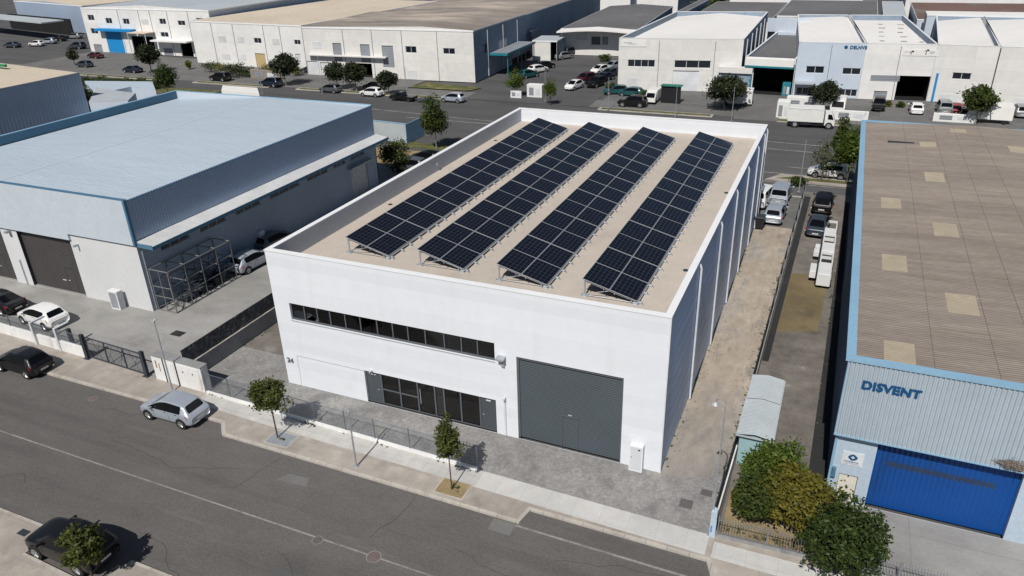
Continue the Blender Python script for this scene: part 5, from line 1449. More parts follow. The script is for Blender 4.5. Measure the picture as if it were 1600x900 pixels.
# ================================================================== FAR BUILDINGS
def V2(p): return (p[0], p[1])
def hall(name, label, A, B, H, depth, wall='far_white', side='far_side', roof='roof_brown', ridge=0.0, par=0.0, feats=(), left='far_white', C=None, Dp=None, split=.5, cat='building', trim=None, base=0.0, sides=()):
    """hall with front A->B; feats: (kind, x0,y0,x1,y1) in photograph pixels on the front wall"""
    A = Vector(V2(A)); B = Vector(V2(B)); e = (B - A).normalized(); nb = Vector((-e.y, e.x))
    Dp = Vector(V2(Dp)) if Dp is not None else A + nb * depth
    C = Vector(V2(C)) if C is not None else B + nb * depth
    t = thing(name, label, cat, (A.x, A.y, 0))
    holes = []; todo = []
    L = (B - A).length
    for f in feats:
        r = rect(A, B, *f[1:5]); r = (max(r[0], .05), min(r[1], L - .05), max(r[2], .03), min(r[3], H - .1))
        if f[0] == 'bay' or (f[0] == 'door' and r[2] < .9): r = (r[0], r[1], .02, r[3])
        if f[0] in ('blank', 'board'): todo.append((f, r)); continue
        holes.append(r); todo.append((f, r))
    q = MB(M[wall]); facade(q, A, B, base, H, holes, reveal=.25); q.build('front_wall', t)
    sh_ = []
    for f in sides:
        r = rect(B, C, *f[1:5]); r = (max(r[0], .05), r[1], max(r[2], .03), min(r[3], H - .2)); sh_.append((f, r))
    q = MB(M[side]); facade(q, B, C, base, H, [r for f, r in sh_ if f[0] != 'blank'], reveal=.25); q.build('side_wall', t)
    q = MB(M[left]); facade(q, Dp, A, base, H); facade(q, C, Dp, base, H); q.build('wall', t)
    for f, r in sh_:
        if f[0] == 'win': window(t, B, C, r, 2, M['pipe_white'], k=-.2)
        elif f[0] == 'blank': panel_in(t, B, C, r, M['blank_window'], 'shutter', k=.04)
        else: panel_in(t, B, C, r, f[5] if len(f) > 5 else M['far_shutter'], 'door', k=-.2)
    zr = H - par if par else H + .01
    # roof
    fm = A.lerp(B, split); bm_ = Dp.lerp(C, split)
    q = MB(M[roof])
    if ridge:
        q.face([(A.x, A.y, zr), (fm.x, fm.y, zr + ridge), (bm_.x, bm_.y, zr + ridge), (Dp.x, Dp.y, zr)])
        q.face([(fm.x, fm.y, zr + ridge), (B.x, B.y, zr), (C.x, C.y, zr), (bm_.x, bm_.y, zr + ridge)])
        if not par:
            q.face([(A.x, A.y, zr), (B.x, B.y, zr), (fm.x, fm.y, zr + ridge)], M[wall]); q.face([(C.x, C.y, zr), (Dp.x, Dp.y, zr), (bm_.x, bm_.y, zr + ridge)], M[wall])
    else:
        q.face([(A.x, A.y, zr), (B.x, B.y, zr), (C.x, C.y, zr), (Dp.x, Dp.y, zr)])
    rf = q.build('roof', t)
    q = MB(M[trim] if trim else M['coping']); w_ = .22 if par else .08
    for a, b in ((A, B), (B, C), (C, Dp), (Dp, A)):
        if par: q.seg(a, b, -w_, .03, H + .001, H + .06)
        else: q.seg(a, b, .0, .07, H - .22, H + .03)
    if par:
        for a, b in ((A, B), (B, C), (C, Dp), (Dp, A)):
            ee = (b - a).normalized(); nn = Vector((-ee.y, ee.x)) * w_
            q.face([(a.x + nn.x, a.y + nn.y, zr), (b.x + nn.x, b.y + nn.y, zr), (b.x + nn.x, b.y + nn.y, H), (a.x + nn.x, a.y + nn.y, H)], M[side])
    q.build('roof_edge', t)
    if L > 8.5 and A.y < 110:
        k_ = max(1, int(L / 7.5)); bad = [r for f, r in todo]
        for i in range(1, k_ + 1):
            u = L * i / (k_ + 1)
            for tr in range(12):
                if all(not (r[0] - .2 < u < r[1] + .2) for r in bad): break
                u += .45
            if u > L - .3: continue
            q = MB(M['far_shutter']); c = wp(A, B, u, 0, .06); q.tube((c[0], c[1], .1), (c[0], c[1], H - .3), .045, n=6); q.build('downpipe', t)
    for f, r in todo:
        k = f[0]
        if k == 'win': window(t, A, B, r, f[5] if len(f) > 5 else 2, M['pipe_white'], k=-.12, fw=.07)
        elif k == 'blank': panel_in(t, A, B, r, M['blank_window'], 'shutter', k=.04)
        elif k == 'board': panel_in(t, A, B, r, f[5], 'sign_board', k=.05)
        elif k == 'door': panel_in(t, A, B, r, f[5] if len(f) > 5 else M['far_shutter'], 'door', k=-.15)
        elif k == 'bay':
            q = MB(M['dark']); d_ = 7.0
            a, b = wp(A, B, r[0], 0, -.25), wp(A, B, r[1], 0, -.25); c, d = wp(A, B, r[1], 0, -d_), wp(A, B, r[0], 0, -d_)
            for u, v in ((d, a), (c, d), (b, c)): q.face([(u[0], u[1], 0), (v[0], v[1], 0), (v[0], v[1], r[3]), (u[0], u[1], r[3])])
            q.face([(a[0], a[1], r[3]), (b[0], b[1], r[3]), (c[0], c[1], r[3]), (d[0], d[1], r[3])]); q.face([(a[0], a[1], .03), (b[0], b[1], .03), (c[0], c[1], .03), (d[0], d[1], .03)])
            q.build('loading_bay', t)
    return t, A, B, C, Dp

def awning(t, A, B, x0, y0, x1, y1, out, mt='cyan_door', th=.15, name='awning', posts=True):
    u0, z = onwall(A, B, x0, y0); u1, z1 = onwall(A, B, x1, y1); z = (z + z1) / 2
    q = MB(M[mt]); wbox(q, A, B, u0, u1, z - th, z, .01, out); q.build(name, t)
    if posts:
        for u in (u0 + .1, u1 - .1): q = MB(M['pipe_white']); p = wp(A, B, u, 0, out - .15); q.box(p[0] - .06, p[0] + .06, p[1] - .06, p[1] + .06, 0, z - th); q.build('awning_post', t)

# white two-storey hall, far left
A = at(125, 12, 10.0); B = at(325, 16.5, 10.0)
r1, r2 = 4.0, 4.0
t, A_, B_, C_, D_ = hall('office_block', 'tall white two-storey hall with bright blue gate at the far upper left', A, B, 10.0, 62, 'far_white', 'far_blue', 'roof_bluegrey', ridge=.8, feats=[
    ('win', 136, 23, 148, 32), ('win', 164, 28, 176, 37), ('win', 191, 29, 203, 38), ('blank', 220, 30, 233, 38), ('win', 248, 29, 260, 38), ('win', 277, 32, 290, 40), ('win', 306, 28, 319, 38),
    ('win', 141, 44, 154, 53), ('win', 250, 50, 264, 58), ('win', 309, 52, 323, 61), ('door', 146, 69, 162, 83), ('door', 163, 48, 198, 88, M['cyan_door']), ('bay', 204, 56, 246, 90), ('door', 255, 75, 273, 92), ('bay', 280, 64, 304, 92)])
awning(t, A_, B_, 155, 43, 212, 46, 1.6, 'cyan_door', .5, posts=False); awning(t, A_, B_, 214, 48, 242, 50, 3.0, 'roof_cream', .15); awning(t, A_, B_, 246, 61, 302, 63, 2.2, 'far_white', .3, posts=False)
# lower white hall to its right
A = at(325.5, 33, 8.6); B = at(470, 40, 8.6)
t, A_, B_, C_, D_ = hall('white_hall', 'long white hall with small square windows and a yellow gate', (B_.x + .05, A.y), B, 8.6, 48, 'far_white', 'far_side', 'roof_cream', feats=[
    ('blank', 341, 56, 354, 66), ('blank', 370, 57, 382, 67), ('win', 396, 59, 409, 68), ('blank', 425, 60, 437, 70), ('win', 459, 62, 470, 70), ('blank', 346, 84, 361, 93), ('blank', 373, 85, 385, 94),
    ('door', 398, 83, 417, 104, M['yellow_door']), ('door', 461, 84, 472, 108, M['pipe_white'])])
# grey-beige hall
A = at(471, 42, 8.8); B = at(739, 48, 8.8)
t, A_, B_, C_, D_ = hall('grey_hall', 'large pale concrete hall with brown roof and tall shuttered openings beyond the avenue', A, B, 8.8, 26, 'far_cream', 'far_side', 'roof_brown', ridge=.5, split=.72, feats=[
    ('blank', 488, 65, 503, 76), ('door', 519, 67, 536, 96), ('door', 562, 69, 580, 98), ('door', 596, 71, 617, 106), ('win', 633, 72, 651, 83), ('win', 692, 75, 711, 85),
    ('door', 479, 95, 498, 115, M['pipe_white']), ('door', 500, 97, 520, 120, M['pipe_white']), ('bay', 545, 98, 584, 132), ('blank', 636, 110, 652, 128)],
    sides=[('win', 754, 70, 762, 82), ('blank', 779, 64, 792, 74), ('door', 832, 48, 843, 66), ('bay', 800, 92, 830, 112, M['dark'])])
q = MB(M['far_cream']); wbox(q, A_, B_, 1.0, 18.0, 3.75, 3.95, .01, .9); q.build('ledge', t)
q = MB(M['far_shutter']); p0, p1 = wp(B_, C_, 6.5, 0, .02), wp(B_, C_, 21.5, 0, .02)
q.seg(p0, p1, 0.0, 3.6, 3.95, 4.10); cn = q.build('canopy', t)
q = MB(M['teal']); q.seg(p0, p1, 3.6, 3.7, 3.75, 4.15); a = wp(B_, C_, 6.45, 0, 0); b = wp(B_, C_, 6.50, 0, 0); q.seg(a, b, .02, 3.7, 3.70, 4.15)
for f in (.03, .5, .97): c = wp(p0, p1, f * 15, 0, 3.5); q.box(c[0] - .07, c[0] + .07, c[1] - .07, c[1] + .07, 0, 3.75)
q.build('canopy_edge', cn)
for u in (6.0, 13.5, 21.0): q = MB(M['pipe_white']); c = wp(B_, C_, u, 0, .08); q.tube((c[0], c[1], .1), (c[0], c[1], 8.2), .09, n=8); q.build('downpipe', t)
GA, GB, GC, GD = A_, B_, C_, D_
# continuation behind
t, A_, B_, C_, D_ = hall('rear_hall', 'brown-roofed hall continuing behind the pale concrete one', GD + Vector((0, .1)), GC + Vector((-1.2, .1)), 8.3, 62, 'far_cream', 'far_side', 'roof_brown', ridge=.6, split=.6)
t, A2_, B2_, C2_, D2_ = hall('rear_hall', 'farthest low brown-roofed hall at the top centre, behind the others', D_ + Vector((4, 9)), C_ + Vector((6, 9)), 8.0, 90, 'far_white', 'far_side', 'roof_brown')
# hall at the head of the side street
A = at(857, 43, 5.6); B = at(990, 39, 5.6)
P0 = at(880, 60, 4.0)
t, A_, B_, C_, D_ = hall('low_hall', 'low dark-roofed workshop with a pale curved canopy at the head of the side street', (-27.0, 124), (-11.0, 125), 5.2, 45, 'far_cream', 'far_side', 'roof_grey', ridge=.5, feats=[
    ('win', 924, 42, 943, 48, 3), ('door', 900, 45, 917, 62, M['pipe_white']), ('door', 924, 57, 938, 70, M['frame_grey']), ('door', 941, 57, 950, 70), ('win', 958, 44, 968, 48)])
q = MB(M['roof_white'])
n = 10
vs = []
for i in range(n + 1):
    u = 16.0 * i / n; z = 5.15 + .45 * math.sin(math.pi * i / n)
    a = wp(A_, B_, u, z, .02); b = wp(A_, B_, u, z - .12, 3.4); vs += [a, b, (b[0], b[1], b[2] - .25)]
q.add(vs, [(3 * i, 3 * i + 1, 3 * i + 4, 3 * i + 3) for i in range(n)] + [(3 * i + 1, 3 * i + 2, 3 * i + 5, 3 * i + 4) for i in range(n)]); q.build('canopy', t)
t, A_, B_, C_, D_ = hall('low_shelter', 'small flat-roofed open shelter in front of the low dark-roofed workshop', (-30.0, 115.5), (-25.0, 116), 3.9, 7, 'far_cream', 'far_side', 'roof_bluegrey', feats=[('bay', 860, 50, 873, 72)])
t, A_, B_, C_, D_ = hall('rear_hall', 'dark-walled narrow hall behind the low workshop beside the white gabled hall', (-10.6, 133), (-8.6, 133), 5.0, 60, 'far_side', 'far_side', 'roof_grey')

# white gabled hall right of the side street
A = Vector((-5.5, 92.3)); B = Vector((13.7, 95.0))
t, A_, B_, C_, D_ = hall('gabled_hall', 'pale hall with white double-pitched roof and parapet, right of the side street', A, B, 8.15, 38, 'far_cream', 'far_side', 'roof_white', ridge=.75, par=.95, Dp=(-4.6, 131), C=(13.0, 133), feats=[
    ('win', 981, 93, 1023, 105, 4), ('win', 1054, 94, 1110, 107, 3), ('blank', 981, 122, 997, 140), ('door', 1052, 110, 1090, 140, M['pipe_white'])])
q = MB(M['roof_white']); r = rect(A, B, 970, 62, 1010, 73); wbox(q, A, B, r[0], r[1], r[2], r[3], .01, .06); sg = q.build('sign_board', t)
q = MB(M['trim_teal']); wbox(q, A, B, r[0] + .5, r[0] + 1.9, r[2] + .55, r[2] + .62, .061, .07); wbox(q, A, B, r[0] + 1.2, r[0] + 2.6, r[2] + .38, r[2] + .44, .061, .07); q.build('sign_mark', sg)
for f in (.12, .3, .48, .66, .84): q = MB(M['pipe_white']); c = wp(B_, C_, 38 * f, 0, .08); q.tube((c[0], c[1], .1), (c[0], c[1], 7.6), .10, n=8); q.build('downpipe', t)
# porch in front of its right end
a0 = at(1123, 112, 3.2); a1 = at(1171, 117, 3.2)
t = thing('porch', 'square concrete porch with dark recess at the right end of the white gabled hall', 'porch', (a0.x, a0.y, 0))
x0, x1, y0 = a0.x, a1.x, (a0.y + a1.y) / 2
q = MB(M['far_cream']); q.box(x0, x1 + .3, y0, 94.6, 3.2, 4.1); q.build('roof', t)
q = MB(M['teal']); q.box(x1 + .1, x1 + .28, y0 + .05, y0 + .22, 0, 3.199); q.build('post', t)
q = MB(M['far_side']); q.box(x0 + .1, x1 + .2, 94.0, 94.4, 0, 3.19); q.build('wall', t)
q = MB(M['dark']); q.box(x0 + 1.6, x0 + 3.6, 93.93, 93.99, 0, 2.2); q.build('door', t)
# gateway between the halls
ga_, gb_ = (14.3, 94.4), (21.75, 94.0)
t, A_, B_, C_, D_ = hall('gateway_hall', 'low hall with a wide dark open gateway under a white fascia with teal trim', ga_, gb_, 5.6, 30, 'roof_white', 'far_blue', 'roof_grey', par=.5, feats=[('bay', 1179, 98, 1238, 150)], left='far_side')
q = MB(M['teal']); wbox(q, A_, B_, .1, 7.3, 4.25, 4.5, .02, .8); q.build('fascia_trim', t)
q = MB(M['roof_white']); wbox(q, A_, B_, .1, 7.3, 4.51, 5.5, .02, .7); q.build('fascia', t)
q = MB(M['far_blue']); q.box(14, 21.8, 124.4, 124.8, 5.6, 8.0); q.build('rear_wall', t)
# row of joined halls on the right
t, A_, B_, C_, D_ = hall('pale_blue_hall', 'pale blue rendered hall with white roof and two pairs of dark windows', (21.85, 94.3), (31.15, 95.1), 8.05, 36, 'far_blue', 'far_side', 'roof_white', ridge=.3, par=.55, split=.85, feats=[
    ('win', 1260, 103, 1287, 115), ('win', 1317, 106, 1344, 117), ('win', 1312, 139, 1338, 151, 3), ('win', 1245, 136, 1262, 148), ('door', 1263, 136, 1270, 150, M['dark'])])
lettering(t, 'sign_lettering', 'DELNVE', A_, B_, 7.15, 7.25, .62, M['sign_blue'], .02, .02, bold=.02)
q = MB(M['sign_blue']); c = wp(A_, B_, 6.6, 7.48, .02)
q.tube((c[0], c[1], c[2]), (c[0], c[1] - .04, c[2]), .24, n=14); q.build('sign_emblem', t)
awning(t, A_, B_, 1243, 125, 1273, 128, 1.8, 'roof_bluegrey', .2, posts=False)
t, A_, B_, C_, D_ = hall('white_bay_hall', 'white hall with a small banner above a wide black loading bay', (31.16, 95.1), (40.5, 96.0), 8.05, 36, 'far_white', 'far_side', 'roof_white', par=.9, feats=[
    ('bay', 1404, 118, 1464, 162), ('door', 1366, 142, 1384, 157)])
q = MB(M['far_shutter']); r = rect(A_, B_, 1361, 117, 1405, 127); wbox(q, A_, B_, r[0], r[1], r[2], r[3], .01, .05); q.build('lintel_panel', t)
q = MB(M['cyan_door']); r = rect(A_, B_, 1462, 120, 1465, 160); wbox(q, A_, B_, r[0], r[0] + .25, 0.02, 4.1, .01, .5); q.build('bay_edge', t)
q = MB(M['roof_white']); r = rect(A_, B_, 1411, 77, 1467, 88); wbox(q, A_, B_, r[0], r[1], r[2], r[3], .01, .05); sg = q.build('banner', t)
q = MB(M['black']); u = r[0]
for du, h in ((1.1, .35), (3.05, .55)):
    wbox(q, A_, B_, u + du, u + du + .10, r[2] + .15, r[2] + .15 + h, .051, .06); wbox(q, A_, B_, u + du - .22, u + du + .42, r[2] + .15 + h, r[2] + .22 + h, .051, .06); wbox(q, A_, B_, u + du + .1, u + du + .38, r[2] + .22 + h, r[2] + .38 + h, .051, .06)
q.build('banner_mark', sg)
q = MB(M['trim_teal']); wbox(q, A_, B_, u + 3.5, u + 4.2, r[2] + .55, r[2] + .61, .051, .058); wbox(q, A_, B_, u + .25, u + .9, r[2] + .5, r[2] + .55, .051, .058); wbox(q, A_, B_, u + 3.6, u + 4.1, r[2] + .4, r[2] + .45, .051, .058); q.build('banner_text', sg)
rng = random.Random(2)
for i in range(6):
    for x in (33.0, 36.0, 38.6): q = MB(M['roof_brown']); yy = 99 + i * 5.2; q.box(x + rng.uniform(-.2, .2), x + rng.uniform(.6, 1.1), yy, yy + .35, 7.165, 7.25); q.build('roof_vent', t)
t, A_, B_, C_, D_ = hall('cream_hall', 'off-white hall with white ridge roof, right of the black loading bay', (40.52, 96.0), (48.2, 95.6), 8.05, 36, 'far_cream', 'far_side', 'roof_white', ridge=.8, par=.9, split=.9, feats=[
    ('win', 1489, 113, 1516, 125), ('blank', 1468, 147, 1495, 163), ('door', 1540, 152, 1558, 166)])
t, A_, B_, C_, D_ = hall('cream_hall', 'off-white hall at the right edge beyond a dark downpipe', (48.22, 95.6), (62, 95.0), 8.05, 36, 'far_cream', 'far_side', 'roof_white', ridge=.4, par=.6, feats=[
    ('blank', 1586, 153, 1600, 168)])
q = MB(M['steel_dark']); c = wp(A_, B_, .05, 0, .08); q.tube((c[0], c[1], .1), (c[0], c[1], 7.9), .07, n=6); q.build('downpipe', t)

# second-row halls near the top edge
def block(name, label, x0, x1, y0, y1, H, roof, wall='far_white', ridge=0.0, side='far_side'):
    return hall(name, label, (x0, y0), (x1, y0), H, y1 - y0, wall, side, roof, ridge=ridge)
block('distant_hall', 'dark grey roofed hall behind the gateway at the top right', 14, 33, 142, 175, 6.5, 'roof_grey', side='far_blue')
block('distant_hall', 'dark grey roofed building behind the white gabled hall at the top', -6, 12, 147, 190, 4.5, 'roof_grey')
block('distant_hall', 'reddish brown roofed hall with teal patches at the top right corner', 40, 90, 140, 172, 6.5, 'roof_red', 'far_blue')
block('distant_hall', 'pale roofed hall with teal band behind the cream hall', 41, 66, 132.5, 138, 8.2, 'roof_white', 'far_blue')
block('distant_hall', 'pale grey roofed block at the top, left of the reddish brown roof', 34.5, 39, 150, 190, 5, 'roof_bluegrey')
block('distant_hall', 'white roofed distant hall at the top centre-right', -50, -18, 196, 235, 6, 'roof_white')
block('distant_hall', 'brown roofed distant hall at the top centre', -120, -60, 225, 290, 7, 'roof_brown')
block('distant_hall', 'cream roofed distant hall beyond the blue-sided roof at the top left', -170, -110, 185, 230, 8, 'roof_cream')
block('distant_hall', 'grey distant hall at the top right edge', -5, 30, 205, 260, 6, 'roof_grey')
block('distant_hall', 'pale distant hall at the very top right', 40, 110, 195, 240, 6, 'roof_white')
# upper-left corner halls
A = at(0, 19, 7.0); B = at(66, 25, 7.0)
t, A_, B_, C_, D_ = hall('left_far_hall', 'dark-fronted hall with cream roof at the top left corner', (-215, 138), (-172.5, 128), 7.5, 75, 'b2_clad', 'far_side', 'roof_cream', ridge=.5)
p = MB(M['roof_bluegrey']); p.seg((-222, 130), (-168, 118), .0, 6, 4.6, 4.9); p.build('canopy', t)
q = MB(M['dark']); q.seg((-212, 133), (-174, 124.6), .0, .3, 0, 4.3); q.build('dark_front', t)
t, A_, B_, C_, D_ = hall('left_far_hall', 'grey-roofed hall further back at the top left corner', (-270, 190), (-190, 172), 7.5, 40, 'far_side', 'far_side', 'roof_bluegrey')

# cream-roofed metal hall at the left edge
A_c = at(124, 114, 6.2); gr = at(141, 172, 0)
XC = -79.5; YC = 51.5; HC2 = 6.6
c = at(124, 114, HC2); XC, YC = c.x, c.y
t = thing('cream_roofed_hall', 'metal-clad dark blue hall with cream roof at the left edge behind the blue warehouse', 'building', (XC, YC, 0))
q = MB(M['b2_clad']); corrug(q, (XC, YC - 60), (XC, YC), 0, HC2, .55, .05, 0); q.face([(XC, YC, 0), (XC - 60, YC, 0), (XC - 60, YC, HC2), (XC, YC, HC2)]); q.build('wall', t)
q = MB(M['roof_cream']); q.face([(XC + .1, YC + .1, HC2), (XC - 22, YC + .1, HC2 + .9), (XC - 22, YC - 60, HC2 + .9), (XC + .1, YC - 60, HC2)]); q.face([(XC - 22, YC + .1, HC2 + .9), (XC - 60, YC + .1, HC2), (XC - 60, YC - 60, HC2), (XC - 22, YC - 60, HC2 + .9)]); rf = q.build('roof', t)
q = MB(M['galv']); q.box(XC - .1, XC + .14, YC - 60, YC + .12, HC2 + .01, HC2 + .10); q.build('roof_edge', t)
q = MB(M['pipe_white']); q.tube((XC + .12, YC - 21, .2), (XC + .12, YC - 21, HC2 - .3), .06, n=6); q.build('downpipe', t)
q = MB(M['steel_dark']); q.box(XC - 21, XC - .5, YC - 14, YC - 13.7, HC2 + .35, HC2 + 1.0); q.build('roof_upstand', rf)
q = MB(mat('green_sheet', (.02, .22, .09), .6)); q.box(XC - 30, XC - 12, YC - 3.2, YC - 2.8, HC2 + .9, HC2 + 1.25); q.build('roof_upstand', rf)

# pale low sheds beyond the blue warehouse
def flat(name, label, pts, H, roof, wall, cat='shed'):
    t = thing(name, label, cat, (pts[0][0], pts[0][1], 0)); q = MB(M[wall]); n = len(pts)
    for i in range(n): a, b = pts[i], pts[(i + 1) % n]; q.face([(a[0], a[1], 0), (b[0], b[1], 0), (b[0], b[1], H), (a[0], a[1], H)])
    q.build('wall', t); q = MB(M[roof]); q.prism(pts, H + .001, H + .08); q.build('roof', t); return t
pts = [at(*p, 2.8) for p in ((140, 166), (222, 158), (200, 143), (245, 150), (262, 138), (132, 128))]
flat('low_shed', 'low pale blue roof between the cream-roofed hall and the blue warehouse', [V2(at(*p, 2.8)) for p in ((139, 160), (200, 158), (212, 146), (150, 138))], 2.8, 'roof_bluegrey', 'far_blue')
flat('low_shed', 'pale low shed roof below the long hedge at the left', [V2(at(*p, 2.6)) for p in ((150, 148), (205, 136), (243, 141), (238, 128), (132, 127))], 2.6, 'b2_roof', 'far_blue')
flat('box_trailer', 'long white box trailer standing just behind the blue roof ridge', [V2(at(*p, 3.0)) for p in ((346, 142), (405, 147), (402, 138), (348, 134))], 3.0, 'roof_white', 'far_white', 'trailer')
# pale blue hoarding behind the warehouse
t = thing('hoarding', 'pale blue sheet-metal hoarding behind the far corner of the blue warehouse', 'hoarding', (-25, 52, 0))
b1 = at(636, 224); b0 = Vector((b1.x - 7.2, b1.y + .6, 0))
q = MB(M['shed_roof']); corrug(q, b0, b1, .1, 2.5, .5, .04, 0); q.seg(b0, b1, -.12, -.02, 0, 2.5); q.build('sheet_wall', t)
q = MB(M['rb_blue']); q.seg(b0, b1, -.14, .06, 2.5, 2.58); q.box(b1.x - .02, b1.x + .08, b1.y - .1, b1.y + 4.5, 0, 2.5); q.build('trim', t)

# white utility blocks along the frontage
def ublock(name, label, px, py, w_, d_, h_, mt='white_conc', cat='utility block'):
    g = at(px, py); t = thing(name, label, cat, (g.x, g.y, 0))
    q = MB(M[mt]); q.bbox(g.x - w_ / 2, g.x + w_ / 2, g.y, g.y + d_, -.1, h_, .05); q.build('body', t)
    q = MB(M['far_shutter']); q.box(g.x - w_ * .35, g.x - w_ * .05, g.y - .03, g.y - .002, .2, h_ * .75); q.box(g.x + w_ * .08, g.x + w_ * .36, g.y - .03, g.y - .002, .3, h_ * .7, M['pipe_white']); q.build('hatch', t)
    return t
ublock('utility_block', 'white utility block at the left corner of the side street', 835, 151, 2.6, 1.2, 1.9)
ublock('utility_wall', 'low white wall left of the utility block at the corner', 806, 152, 1.9, .3, 1.0)
ublock('utility_block', 'white kiosk block with a red mark at the right side of the dark gateway', 1222, 184, 1.7, 1.6, 2.3)
ublock('utility_block', 'long white utility block left of the pale blue hall windows', 1250, 172, 4.0, 1.4, 1.8)
ublock('utility_wall', 'low white wall in front of the pale blue hall, right of the lorry', 1328, 187, 4.4, .35, 1.2)
ublock('teal_kiosk', 'narrow teal and white kiosk inside the gateway edge', 1227, 150, 1.2, 1.0, 2.0, 'teal')
ublock('stone_wall', 'low brown boundary wall in front of the yellow gate', 357 + 20, 113, 9, .4, 1.0, 'conc', 'wall')
ublock('stone_wall', 'dark low wall left of the round dark tree by the avenue', 415, 123, 7, .4, 1.6, 'roof_brown', 'wall')
ublock('stone_wall', 'low white wall in front of the cream hall, left of the tree', 1490, 190, 5.0, .35, 1.0, 'white_conc', 'wall')

# market trailer under a white cover
g = at(1548, 193); t = thing('covered_trailer', 'white covered trailer with dark smudges right of the tree in front of the cream hall', 'trailer', (g.x, g.y, 0))
q = MB(M['roof_white']); x0, x1, y0, y1 = g.x - 3.0, g.x + 2.3, g.y, g.y + 2.6
q.add([(x0, y0, .5), (x1, y0, .5), (x1, y1, .5), (x0, y1, .5), (x0 + .9, y0 + .1, 2.1), (x1, y0 + .1, 2.2), (x1, y1, 2.3), (x0 + .9, y1, 2.2)], [(0, 3, 2, 1), (4, 5, 6, 7), (0, 1, 5, 4), (1, 2, 6, 5), (2, 3, 7, 6), (3, 0, 4, 7)]); q.build('cover', t)
q = MB(M['black'])
for x in (x0 + .8, x1 - .8): q.tube((x, y0 + .1, .3), (x, y0 + .3, .3), .3, n=14)
q.build('wheel', t)

# ---- lorry
def lorry():
    g0 = at(1228, 199, -.115); g1 = at(1301, 203, -.115)
    t = thing('box_lorry', 'white box lorry parked on the avenue, facing right', 'lorry', (g0.x, g0.y + 1.2, -.115), math.atan2(g1.y - g0.y, g1.x - g0.x))
    L = (g1 - g0).length
    q = MB(mat('lorry_white', (.70, .70, .68), .45, big=(1, .04))); q.bbox(0, L * .76, -1.2, 1.2, .85, 2.62, .04); q.build('cargo_box', t, local=True)
    q = MB(M['galv']); q.box(-.02, L * .765, -1.22, 1.22, 2.52, 2.56); q.box(-.02, L * .765, -1.215, 1.215, .84, .90); q.build('box_trim', t, local=True)
    q = MB(M['black']); q.box(.1, L * .95, -1.0, 1.0, .45, .849); q.box(L * .3, L * .5, -1.12, 1.12, .45, .85); q.build('chassis', t, local=True)
    q = MB(_mc['lorry_white']); x0, x1 = L * .79, L
    q.add([(x0, -1.1, .5), (x1, -1.1, .5), (x1, 1.1, .5), (x0, 1.1, .5), (x0, -1.1, 1.3), (x1, -1.08, 1.2), (x1, 1.08, 1.2), (x0, 1.1, 1.3), (x0, -1.02, 2.1), (x1 - .38, -.98, 2.05), (x1 - .38, .98, 2.05), (x0, 1.02, 2.1)],
          [(0, 3, 2, 1), (0, 1, 5, 4), (1, 2, 6, 5), (2, 3, 7, 6), (3, 0, 4, 7), (4, 5, 9, 8), (5, 6, 10, 9), (6, 7, 11, 10), (7, 4, 8, 11), (8, 9, 10, 11)]); cb = q.build('cab', t, local=True)
    q = MB(M['car_glass'])
    for s in (-1, 1): q.add([(x0 + .35, s * 1.103, 1.30), (x1 - .12, s * 1.087, 1.25), (x1 - .42, s * 1.02, 1.92), (x0 + .35, s * 1.05, 1.95)], [(0, 1, 2, 3)])
    q.add([(x1 + .006, -.95, 1.25), (x1 + .006, .95, 1.25), (x1 - .33, .88, 1.97), (x1 - .33, -.88, 1.97)], [(0, 1, 2, 3)]); q.build('window', cb, local=True)
    q = MB(M['head']); q.box(x1, x1 + .03, -1.0, -.7, .75, .95); q.box(x1, x1 + .03, .7, 1.0, .75, .95); q.build('headlight', t, local=True)
    for x in (L * .17, L * .89):
        for s in (-1, 1):
            q = MB(M['tyre']); q.tube((x, s * .86, .46), (x, s * 1.12, .46), .46, n=20); wl = q.build('wheel', t, local=True)
            q = MB(M['rim']); q.tube((x, s * 1.1, .46), (x, s * 1.135, .46), .26, n=16); q.build('rim', wl, local=True)
lorry()
